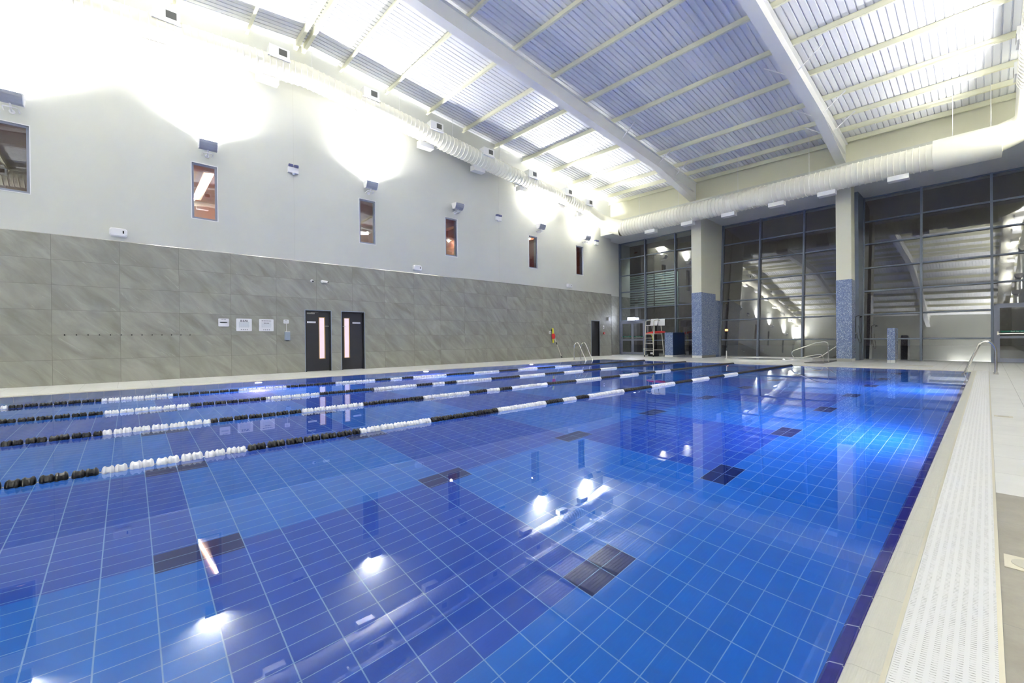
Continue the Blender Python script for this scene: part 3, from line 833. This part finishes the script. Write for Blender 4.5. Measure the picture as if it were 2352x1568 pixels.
# ================================================================== WALL FITTINGS
def emergency(x, z, label):
    t = thing('emergency_light', label, 'emergency light', (x, WL, z), group='twin-head emergency lights high on the wall')
    mb = MB(); mb.box(-.15, .15, -.10, -.001, -.10, .07); mb.build('battery_box', M_WHITE, t)
    for sx in (-.08, .08):
        mb = MB(); mb.box(sx-.062, sx+.062, -.14, -.03, .075, .15); h = mb.build('lamp_head', M_EMLENS, t)
        mb = MB(); mb.box(sx-.015, sx+.015, -.08, -.05, .065, .08); mb.build('swivel', M_WHITE, h)
    mb = MB(); mb.tube([(0, -.07, -.10), (0, -.07, -.15)], [.045, .03], 10); mb.build('sensor', M_WHITE, t)
emergency(3.96, 6.47, 'twin-head emergency light between the glaring-tube window and next floodlight')
emergency(12.53, 6.49, 'twin-head emergency light between the unlit floodlight and the next lit one')
emergency(19.78, 6.42, 'twin-head emergency light at the end of the wall beside the bulkhead')
mb = MB(); mb.box(-.09, .09, -.07, -.001, -.09, .09)
o = mb.build('junction_box', M_VENTBOX, loc=(13.68, WL, 8.25), label='small square box high on the wall just under the duct', category='box')
def speaker(x, z, label):
    t = thing('wall_speaker', label, 'speaker', (x, WL-.01, z), group='white wall speakers above the tiles')
    mb = MB()
    prof = [(-.15,-.10),(.12,-.10),(.16,-.06),(.16,.06),(.12,.10),(-.15,.10),(-.18,.06),(-.18,-.06)]
    n = len(mb.v)
    def lay(s, y): return [(u*s, y, v*s) for u, v in prof]
    A, B, C = lay(1.0, -.06), lay(1.0, -.16), lay(.86, -.19)
    mb.v += A+B+C; k = len(prof)
    for a in (0, k):
        for i in range(k):
            j = (i+1) % k; mb.f.append((a+i, a+j, a+k+j, a+k+i)); mb.m.append(0)
    mb.f.append(tuple(range(k))); mb.m.append(0); mb.f.append(tuple(2*k+i for i in reversed(range(k)))); mb.m.append(0)
    mb.build('cabinet', M_WHITE, t)
    mb = MB(); mb.box(.07, .10, -.194, -.186, -.03, .04); mb.build('badge', M_BLACK, t)
    mb = MB(); mb.tube([(0, -.07, 0), (0, 0, 0)], .03, 8); mb.build('bracket', M_WHITE, t)
speaker(-.16, 3.80, 'white wall speaker above the tiles over the row of hooks')
speaker(8.34, 3.79, 'white wall speaker above the tiles between the dark doors and fourth window')
speaker(17.34, 3.80, 'white wall speaker above the tiles near the rescue pole')
def camera_(x, z, dx, label):
    t = thing('security_camera', label, 'security camera', (x, WL, z), group='two small cameras above the dark doors')
    mb = MB(); mb.tube([(0, 0, 0), (0, -.03, 0)], .05, 14); mb.build('mount', M_WHITE, t, True)
    mb = MB(); d = Vector((dx, -.12, -.03)); p = Vector((0, -.04, 0)); mb.tube([p, p+d], .037, 12); mb.build('body', M_WHITE, t, True)
    mb = MB(); mb.tube([p+d, p+d*1.04], .028, 12); mb.build('lens', M_BLACK, t, True)
camera_(4.50, 2.98, -.01, 'white camera pointing into the hall, above the door with the closer')
camera_(4.83, 2.99, .13, 'white camera turned sideways, between the two dark doors')
# hooks
xs = [-1.15 + (2.42)*i/12 for i in range(13)]
for i, x in enumerate(xs):
    t = thing('wall_hook', 'small dark coat hook, %s in the row counting towards the notices' % ['first','second','third','fourth','fifth','sixth','seventh','eighth','ninth','tenth','eleventh','twelfth','thirteenth'][i], 'hook', (x, WL, 1.2), group='row of coat hooks on the tile wall')
    mb = MB(); mb.tube([(0, 0, 0), (0, -.008, 0)], .016, 10); mb.build('base_plate', M_CHROME, t)
    mb = MB(); mb.tube(fillet([(0, 0, 0), (0, -.04, -.01), (0, -.05, .02)], .01, 3), .008, 6); mb.build('peg', M_BLACK, t)
# notices
def notice(x0, x1, z0, z1, label, lines, title=None, strong=None, foot=None):
    cx, cz = (x0+x1)/2, (z0+z1)/2; hw, hh = (x1-x0)/2, (z1-z0)/2
    t = thing('notice_board', label, 'sign', (cx, WL, cz), group='white notices beside the dark doors')
    r = .02; poly = []
    for (sx, sz, a0) in ((1,1,0),(-1,1,PI/2),(-1,-1,PI),(1,-1,3*PI/2)):
        for k in range(4): a = a0+PI/2*k/3; poly.append((sx*(hw-r)+r*math.cos(a), sz*(hh-r)+r*math.sin(a)))
    mb = MB(); mb.prism(poly, 'y', -.012, -.001); mb.build('board', M_SIGN, t)
    rnd = random.Random(int(x0*100))
    def bars(rows, m, nm):
        mb = MB()
        for (z, h, wd, wl) in rows:
            xx = -wd/2
            while xx < wd/2-.01:
                l = min(wl*rnd.uniform(.6, 1.3), wd/2-xx); mb.box(xx, xx+l, -.0135, -.012, z-h/2, z+h/2); xx += l+h*.7
        if mb.v: mb.build(nm, m, t)
    bars([(hh-.10-i*(2*hh-.2)/max(lines,1), .007, hw*1.35, .05) for i in range(lines)], M_INK2, 'small_print')
    if title: bars([(z*hh, h, wd*hw, .05) for (z, h, wd) in title], M_INK, 'title_lettering')
    if strong:
        mb = MB(); mb.box(-.07, -.01, -.014, -.012, hh*.30, hh*.38); mb.box(.0, .075, -.014, -.012, hh*.30, hh*.38); mb.build('black_symbol', M_BLACK, t)
    if foot:
        mb = MB()
        for k in range(4): mb.box(-.085+k*.05, -.06+k*.05, -.014, -.012, -hh+.03, -hh+.05)
        mb.build('footer_symbol', M_INK, t)
notice(1.93, 2.19, 1.45, 1.68, 'small white notice, first in the line of signs after the coat hooks', 12, [(.8, .010, .9)])
notice(2.37, 2.77, 1.32, 1.69, 'larger white notice with a two-line heading and pale text block', 13, [(.72, .022, 1.0), (.55, .020, 1.0)], None, True)
notice(2.96, 3.36, 1.32, 1.69, 'larger white notice with a black double mark under its heading', 9, [(.70, .016, 1.3)], True, True)
notice(3.64, 3.79, 1.565, 1.69, 'tiny white notice fixed just above the grey dispenser', 4, [(.5, .008, .9)])
t = thing('wall_dispenser', 'grey plastic dispenser box under the tiny white notice', 'dispenser', (3.735, WL, 1.165))
mb = MB(); mb.prism([(-.075,-.13),(.075,-.13),(.075,.13),(-.075,.13)], 'y', -.09, -.001); mb.prism([(-.06,-.12),(.06,-.12),(.06,.12),(-.06,.12)], 'y', -.105, -.09); mb.build('casing', M_GREYBOX, t)
mb = MB(); mb.box(-.07, .07, -.095, -.01, .13, .145); mb.build('lid', M_WHITE, t)
mb = MB(); mb.box(-.03, .03, -.08, -.03, -.145, -.13); mb.build('nozzle', M_BLACK, t)
mb = MB(); mb.tube([(3.72, WL-.01, 1.30), (3.72, WL-.01, 1.56)], .006, 6); mb.build('cable', M_WHITE, label='thin white cable between the tiny notice and grey dispenser', category='cable')
mb = MB(); mb.box(-.07, .07, -.008, -.001, -.06, .08); t = mb.build('rescue_sign', M_SIGN, loc=(15.93, WL, 1.33), label='tiny white sign beside the rescue pole and yellow throw line', category='sign')
mb = MB(); mb.box(-.05, .05, -.010, -.008, -.02, .0); mb.build('sign_lettering', M_INK, t)
mb = MB(); mb.box(-.055, .055, -.008, -.001, -.10, .10); t = mb.build('fire_notice', M_SIGN, loc=(20.47, WL, 1.66), label='small white notice over the red call point by the far plain door', category='sign')
mb = MB(); mb.box(-.03, .03, -.010, -.008, -.06, .0); mb.build('sign_symbol', M_INK, t)
mb = MB(); mb.box(-.06, .06, -.05, -.001, -.06, .06); t = mb.build('fire_call_point', M_RED, loc=(20.5, WL, 1.31), label='red fire call point on the tiles beside the far plain door', category='alarm button')
mb = MB(); mb.box(-.03, .03, -.053, -.05, -.03, .03); mb.build('button_cover', M_WHITE, t)
mb = MB(); mb.box(-.05, .05, -.06, 0, -.10, .10); mb.build('wall_sconce', M_WHITE, loc=(20.98, WL, 2.15), label='narrow pale fitting on the corner edge of the tile wall', category='wall light')
# exit sign over the double doors
t = thing('exit_sign', 'brightly lit box sign above the glazed double doors', 'lit sign', (XG-.22, 14.42, 2.12))
mb = MB(); mb.box(-.05, .05, -.22, .22, -.02, .14); mb.build('lit_box', M_EXIT, t)
mb = MB(); mb.box(-.03, .12, -.24, .24, -.05, -.02); mb.build('bracket', M_CHROME, t)
l = bpy.data.lights.new('exit_glow', 'AREA'); l.size = .4; l.size_y = .14; l.shape = 'RECTANGLE'; l.energy = 16; l.color = (.75,.80,1.0)
lo = bpy.data.objects.new('exit_glow', l); COL.objects.link(lo); lo.parent = t; lo.location = (-.06, 0, .06); lo.rotation_euler = Vector((1,0,0)).to_track_quat('Z','Y').to_euler()

# rescue pole and throw line leaning at the wall
t = thing('rescue_pole', 'long pole with black grips leaning on the tile wall', 'rescue pole', (16.5, WL-.20, 0))
P0, P1 = Vector((.08, -.02, .02)), Vector((-.50, .16, 1.48))
mb = MB(); mb.tube([P0, P1], .019, 8); mb.build('shaft', M_PALE, t, True)
for a, b_ in ((0, .07), (.48, .56), (.93, 1.0)):
    mb = MB(); mb.tube([P0.lerp(P1, a), P0.lerp(P1, b_)], .024, 8); mb.build('grip', M_RUBBER, t, True)
t = thing('throw_line', 'yellow rescue line with red bag hanging beside the leaning pole', 'rescue aid', (16.05, WL-.08, 1.25))
mb = MB(); mb.tube([(0, .05, .30), (0, 0, .28), (.0, -.02, -.02), (.01, -.02, -.45)], [.02, .045, .05, .035], 10); mb.build('rolled_line', M_YEL, t, True)
mb = MB(); mb.tube([(-.01, -.04, .02), (0, -.05, -.10), (.0, -.05, -.25)], [.075, .10, .07], 12); mb.build('bag', M_RED, t, True)
mb = MB(); mb.tube([(0, .06, .30), (0, .0, .30)], .01, 6); mb.build('hook', M_CHROME, t)

# ================================================================== POOL LADDERS
def rail_pts(yd, s, yw):
    """arch in the yz plane: from the deck at yd over into the water at yw"""
    return fillet([(0, yd, 0), (0, yd, .66), (0, yd+s*.10, .83), (0, yd+s*.26, .80), (0, yw, -.05), (0, yw, -.75)], .16, 7)
def ladder(x, yd, yw, s, label):
    t = thing('pool_ladder', label, 'pool ladder', (x, 0, 0))
    for dx in (0, .5):
        mb = MB(); pts = [(p[0]+dx, p[1], p[2]) for p in rail_pts(yd, s, yw)]
        mb.tube(pts, .026, 12); rl = mb.build('rail', M_CHROME, t, True)
        mb = MB(); mb.tube([(dx, yd, 0), (dx, yd, .018)], .05, 16); mb.build('flange', M_CHROME, rl, True)
    for z in (-.25, -.5, -.72):
        mb = MB(); mb.box(.0, .5, yw-.04, yw+.04, z-.012, z+.012); mb.build('tread', M_CHROME, t)
ladder(15.65, 13.05, PY1-.10, -1, 'steel pool ladder with two arched rails in front of the far plain door')
ladder(16.10, -.14, PY0+.12, 1, 'steel pool ladder whose arched rail rises by the white grate corner')

# ================================================================== HOT TUB and its rails
TX, TY, TR_ = 20.1, 6.25, 1.62
t = thing('hot_tub', 'low round white hot tub rim in front of the leaning glazing', 'hot tub', (TX, TY, 0))
mb = MB(); n = 56
prof = [(TR_, 0), (TR_, .05), (TR_-.02, .085), (TR_-.08, .10), (TR_-.26, .095), (TR_-.30, .07), (TR_-.32, .02)]
k = len(prof)
for i in range(n):
    a = 2*PI*i/n
    for (r, z) in prof: mb.v.append((r*math.cos(a), r*math.sin(a), z))
for i in range(n):
    for j in range(k-1):
        a = i*k+j; b_ = ((i+1) % n)*k+j; mb.f.append((a, b_, b_+1, a+1)); mb.m.append(0)
mb.build('rim', M_TUBSHELL, t, True)
mb = MB(); mb.v = [(1.32*math.cos(2*PI*i/n), 1.32*math.sin(2*PI*i/n), .06) for i in range(n)]; mb.f = [tuple(range(n))]; mb.m = [0]
mb.build('tub_water', mat('tub_water_surface', (.45,.50,.50), .03, spec=.6), t)
mb = MB(); mb.tube([(-1.1, 1.2, .09), (-1.1, 1.2, .42)], .022, 8); mb.build('spout', M_TUBSHELL, t, True)
t = thing('tub_handrail', 'looped steel handrail reaching over the hot tub rim', 'handrail', (20.0, 0, 0))
mb = MB(); mb.tube(fillet([(0, 4.08, 0), (0, 4.08, .80), (0, 4.50, .74), (0, 5.34, .38), (0, 5.22, .08), (0, 4.55, .26), (0, 4.25, .30), (0, 4.25, 0)], .17, 7), .02, 10); mb.build('rail', M_CHROME, t, True)
for yy in (4.08, 4.25):
    mb = MB(); mb.tube([(0, yy, 0), (0, yy, .015)], .045, 12); mb.build('flange', M_CHROME, t, True)
t = thing('tub_handrail', 'second steel handrail partly hidden behind the mosaic-footed column', 'handrail', (21.9, 0, 0))
mb = MB(); mb.tube(fillet([(0, 3.9, 0), (0, 3.9, .82), (0, 4.75, .12), (0, 5.0, .08)], .15, 6), .02, 10); mb.build('rail', M_CHROME, t, True)
mb = MB(); mb.prism([(18.75, 3.98), (18.75, 4.55), (19.3, 4.72), (21.8, 4.2), (21.8, 3.99)], 'z', 0.0, .006)  # thin dark grey sheet lying flat on the deck
mb.build('deck_sheet', M_SHEET, label='thin dark grey sheet on the deck between hot tub and column', category='mat')

# ================================================================== MOSAIC BLOCKS, SHOWERS
M_NAVY = mat('navy_panel', (.010,.035,.10), .3)
mb = MB(); mb.box(20.90, 22.2, 10.86, 11.30, .10, 1.28, 0); mb.box(20.90, 22.2, 10.86, 11.30, 0, .10, 1); mb.box(20.93, 22.2, 10.852, 10.86, .10, 1.27, 2)
o = mb.build('mosaic_block', [M_MOS, M_DECK, M_NAVY], label='waist-high mosaic block with dark blue flank beside the lifeguard chair', category='tiled block')
mb = MB(); mb.box(20.70, 21.5, 2.24, 2.46, .10, 1.27, 0); mb.box(20.70, 21.5, 2.24, 2.46, 0, .10, 1)
mb.build('mosaic_block', [M_MOS, M_DECK], label='slim blue mosaic pillar standing alone before the glazing', category='tiled pillar')
t = thing('wall_shower', 'black shower mixer with hose standing behind the slim mosaic pillar', 'shower', (21.3, 3.49, 0))
mb = MB(); mb.tube([(0, -.03, .9), (0, -.03, 1.75)], .012, 8); mb.tube(fillet([(0,-.03,1.75),(0,-.12,1.80),(0,-.18,1.76)], .05), .012, 8); mb.build('riser', M_BLACK, t, True)
mb = MB(); mb.tube([(0, -.18, 1.77), (0, -.2, 1.72)], [.02, .06], 12); mb.build('shower_head', M_BLACK, t, True)
mb = MB(); mb.tube([(-.09, -.05, 1.1), (.09, -.05, 1.1)], .025, 10); mb.build('mixer', M_CHROME, t, True)
mb = MB(); mb.tube(fillet([(0,-.06,1.08),(0,-.14,.7),(0,-.2,.75),(0,-.12,1.4)], .1), .008, 6); mb.build('hose', M_BLACK, t, True)

# ================================================================== LIFEGUARD CHAIR
t = thing('lifeguard_chair', 'tall steel lifeguard chair with white seat in front of the glazing', 'lifeguard chair', (20.6, 12.05, 0))
def tb(name, pts, r=.023, mt=M_PALE, par=t, n=8):
    mb = MB(); mb.tube(pts, r, n); return mb.build(name, mt, par, True)
for sy in (-.26, .26):
    k_ = 1 if sy > 0 else -1
    tb('leg', fillet([(0, sy, 0), (.14, sy*.9, 1.92), (.55, sy*.9, 1.98)], .08))
    l2 = tb('leg', fillet([(1.05, sy*1.15, 0), (.78, sy, 1.92), (.50, sy*.95, 1.98)], .10))
for sy in (-.24, .24):
    tb('seat_support', [(.12, sy, 1.22), (.85, sy, 1.22)], .016); tb('seat_support', [(.25, sy*.8, 1.22), (.25, sy*.8, 1.70)], .016)
for z in (.35, .72, 1.0):
    x = .14*z/1.92
    mb = MB(); mb.box(x-.03, x+.05, -.26, .26, z-.012, z+.012); mb.build('step', M_PALE, t)
tb('cross_rail', [(.09, -.25, 1.22), (.09, .25, 1.22)], .018); tb('cross_rail', [(1.0, -.3, .35), (1.0, .3, .35)], .016); tb('cross_rail', [(.0, .3, .42), (1.0, .3, .42)], .014)
for p in ((0, -.26), (0, .26), (1.05, -.30), (1.05, .30)):
    tb('foot_cap', [(p[0], p[1], 0), (p[0]+.005, p[1], .10)], .027, M_RUBBER)
mb = MB(); mb.box(.10, .55, -.20, .20, 1.66, 1.70); mb.build('seat', M_WHITE, t)
mb = MB(); mb.hexa([(.50,-.20,1.68),(.56,-.20,1.68),(.56,.20,1.68),(.50,.20,1.68),(.62,-.20,2.04),(.67,-.20,2.04),(.67,.20,2.04),(.62,.20,2.04)]); mb.build('backrest', M_WHITE, t)
mb = MB(); mb.box(.68, .70, -.55, -.18, 1.66, 2.02); mb.build('white_board', M_WHITE, t)
t2 = thing('rescue_tube', 'red foam rescue tube lying across the lifeguard chair frame', 'rescue float', (20.8, 12.0, 1.22))
mb = MB(); mb.tube([(-.02, .30, .02), (.1, .1, .06), (.35, -.35, .10), (.45, -.55, .09)], [.05, .07, .07, .04], 10); mb.build('float', M_RED, t2, True)
mb = MB(); mb.tube(fillet([(.1, .1, .03), (.1, -.02, -.25), (.12, -.05, -.5)], .1), .018, 6); mb.build('strap', M_YEL, t2, True)
mb = MB(); mb.box(-.18, .18, -.22, .22, 0, .30); o = mb.build('storage_crate', M_BLACK, loc=(21.35, 12.2, 0), label='black crate on the deck under the lifeguard chair', category='crate')
mb = MB(); mb.box(-.185, -.18, -.09, .09, .12, .22); mb.build('crate_label', M_WHITE, o)

# ================================================================== LANE ROPES
FP = .0808
def float_mesh(name, mt):
    mb = MB(); prof = [(0, .018), (.004, .040), (.012, .052), (.020, .056), (.027, .048), (.034, .045), (.042, .045), (.049, .048), (.056, .056), (.064, .052), (.072, .040), (.076, .018)]
    n = 12; k = len(prof)
    for (x, r) in prof:
        r *= .90
        for i in range(n):
            a = 2*PI*i/n; q = r*(1.0 if i % 2 == 0 else .93); mb.v.append((x, q*math.cos(a), q*math.sin(a)))
    for j in range(k-1):
        for i in range(n): a = j*n+i; b_ = j*n+(i+1) % n; mb.f.append((a, b_, b_+n, a+n)); mb.m.append(0)
    mb.f.append(tuple(range(n))); mb.m.append(0); mb.f.append(tuple((k-1)*n+i for i in range(n))); mb.m.append(0)
    return mb, name, mt
def mk(name, mt):
    mb, _, _ = float_mesh(name, mt); o = mb.build(name, mt, None, True); return o.data, o
meW, oW = mk('rope_float', M_ROPEW); meB, oB = mk('rope_float', M_ROPEB)
bpy.data.objects.remove(oW); bpy.data.objects.remove(oB)
SEG = [(-.24, .72, 1), (.72, 1.74, 0), (1.74, 2.70, 1), (2.70, 3.72, 0), (3.72, 4.72, 1), (4.72, 5.13, 0), (5.13, 5.41, 1), (5.41, 5.76, 0), (5.76, 6.76, 1), (6.76, 7.76, 0), (7.76, 8.72, 1),
       (8.72, 9.55, 0), (9.55, 10.45, 1), (10.45, 11.3, 0), (11.3, 12.2, 1), (12.2, 17.2, 0), (-1.33, -.24, 0), (-2.35, -1.33, 1), (-7.0, -2.35, 0)]
def colour(x):
    for a, b_, c in SEG:
        if a <= x < b_: return c
    return 0
ROPES = [(4.55, 'black and white lane rope closest to the open half of the pool'), (6.45, 'black and white lane rope, second from the open water'),
         (8.33, 'black and white lane rope, third from the open water'), (10.22, 'black and white lane rope closest to the tiled wall')]
SHIFT = {4.55: .07, 6.45: .02, 8.33: -.03, 10.22: -.12}
for yy, lab in ROPES:
    t = thing('lane_rope', lab, 'lane rope', (0, yy, WZ+.002), group='lane ropes floating on the pool')
    mb = MB(); mb.tube([(PX0, 0, 0), (PX1, 0, 0)], .006, 6); mb.build('cable', M_CHROME, t)
    xs = []; x = -1.40
    rn = random.Random(int(yy*10)); cnt = 0
    restW, restB = MB(), MB(); base = float_mesh('f', None)[0]
    x = PX0+.15
    x0 = -1.33 - int((1.33 - .0 + (-PX0-.15))/FP)*0
    k0 = int((-1.33-(PX0+.15))/FP)
    x = -.24 + SHIFT[yy]; x -= int((x-PX0-.15)/FP)*FP; i = 0
    while x < PX1-.12:
        c = colour(x+FP/2-SHIFT[yy])
        if -1.25 < x and cnt < 100:
            o = bpy.data.objects.new('rope_float', meW if c else meB); COL.objects.link(o); o.parent = t
            pair = i % 2
            o.location = (x + (-.004 if pair else .004), rn.uniform(-.003, .003), rn.uniform(-.003, .004)); o.rotation_euler = (rn.uniform(0, PI), rn.uniform(-.035, .035), rn.uniform(-.04, .04))
            cnt += 1
        else:
            tgt = restW if c else restB; n0 = len(tgt.v)
            tgt.v += [(v[0]+x, v[1], v[2]) for v in base.v]; tgt.f += [tuple(n0+q for q in f) for f in base.f]; tgt.m += base.m
        x += FP; i += 1
    o = restW.build('rope_floats_white', M_ROPEW, t); o['kind'] = 'stuff'
    o = restB.build('rope_floats_black', M_ROPEB, t); o['kind'] = 'stuff'

# ================================================================== DECK FITTINGS
def cover(x0, x1, y0, y1, label):
    t = thing('drain_cover', label, 'drain cover', ((x0+x1)/2, (y0+y1)/2, 0)); a, b_ = (x1-x0)/2, (y1-y0)/2
    mb = MB(); mb.box(-a, a, -b_, b_, 0, .003); mb.build('frame', M_BRASS, t)
    mb = MB(); r = min(a, b_)*.75; mb.tube([(0, 0, .003), (0, 0, .005)], r, 20); mb.build('lid', mat('drain_lid', (.55,.52,.44), .4) if 'drain_lid' not in bpy.data.materials else bpy.data.materials['drain_lid'], t)
cover(2.74, 2.90, -.20, -.045, 'square cream drain cover set in the brown stone deck beside the grate')
cover(7.74, 7.86, -.20, -.05, 'small drain cover in the white deck halfway along the grate')
cover(18.9, 19.35, 1.15, 1.80, 'flush rectangular hatch in the deck before the slim mosaic pillar')

# ================================================================== OUTSIDE, SEEN THROUGH THE GLASS
t = thing('louvre_screen', 'grey-green louvred screen outside behind the double doors bay', 'louvre screen', (26.0, 15.0, 3.1))
mb = MB()
for q in ((-1.9, -1.85, -.05, 2.15), (1.85, 1.9, -.05, 2.15), (-1.9, 1.9, -.05, 0), (-1.9, 1.9, 2.1, 2.15)): mb.box(-.05, .12, q[0], q[1], q[2], q[3])
mb.build('frame', M_LOUVRE, t)
mb = MB()
for i in range(13):
    z = .06+i*.16; mb.hexa([(0,-1.85,z),(.012,-1.85,z),(.012,1.85,z),(0,1.85,z),(.10,-1.85,z+.12),(.112,-1.85,z+.12),(.112,1.85,z+.12),(.10,1.85,z+.12)])
mb.build('slats', M_LOUVRE, t)
for yy in (-1.8, 1.8):
    mb = MB(); mb.box(0, .1, yy-.05, yy+.05, -3.12, -.05); mb.build('post', M_LOUVRE, t)
t = thing('added_louvre_lamp', 'added hooded lamp outside the glass to brighten the louvred screen', 'added lamp', (24.0, 13.58, 6.2))  # added lamp and post, put in only to brighten the louvred screen
mb = MB(); mb.tube([(-.09, 0, -6.22), (-.09, 0, -.04)], .03, 8); mb.build('post', M_BLACK, t)
mb = MB(); mb.box(-.16, -.02, -.15, .15, -.04, .06); mb.build('hood', M_BLACK, t)
l = bpy.data.lights.new('louvre_fill_light', 'AREA'); l.energy = 45; l.color = (.85, 1, .92); l.size = .2  # fill light for the louvres, added
lo = bpy.data.objects.new('louvre_fill_light', l); COL.objects.link(lo); lo.parent = t; lo.rotation_euler = Vector((-.8, 0, .75)).to_track_quat('Z', 'Y').to_euler()
t = thing('street_lamp', 'distant orange street lamp glowing low behind the leaning glazing', 'street lamp', (45, 17.63, -2.25))
mb = MB(); mb.tube([(0, 0, -.05), (0, 0, 3.9)], .08, 8); mb.build('pole', M_BLACK, t)
mb = MB(); mb.tube([(0, 0, 3.9), (0, 0, 4.1)], .14, 10); mb.build('lamp', mat('sodium_lamp', (1,.5,.2), .5, emit=(1,.36,.10), es=5), t)
t = thing('plastic_chair', 'blue plastic chair outside the glass behind the mosaic block', 'chair', (24.6, 12.6, 0))
mb = MB(); mb.box(-.25, .25, -.28, .28, .42, .46); mb.build('seat', M_BLUECHAIR, t)
mb = MB(); mb.hexa([(.2,-.28,.46),(.25,-.28,.46),(.25,.28,.46),(.2,.28,.46),(.3,-.28,.95),(.34,-.28,.95),(.34,.28,.95),(.3,.28,.95)]); mb.build('backrest', M_BLUECHAIR, t)
for p in ((-.22,-.25),(-.22,.25),(.22,-.25),(.22,.25)):
    mb = MB(); mb.tube([(p[0], p[1], -.02), (p[0]*.95, p[1]*.95, .43)], .016, 6); mb.build('leg', M_CHROME, t)
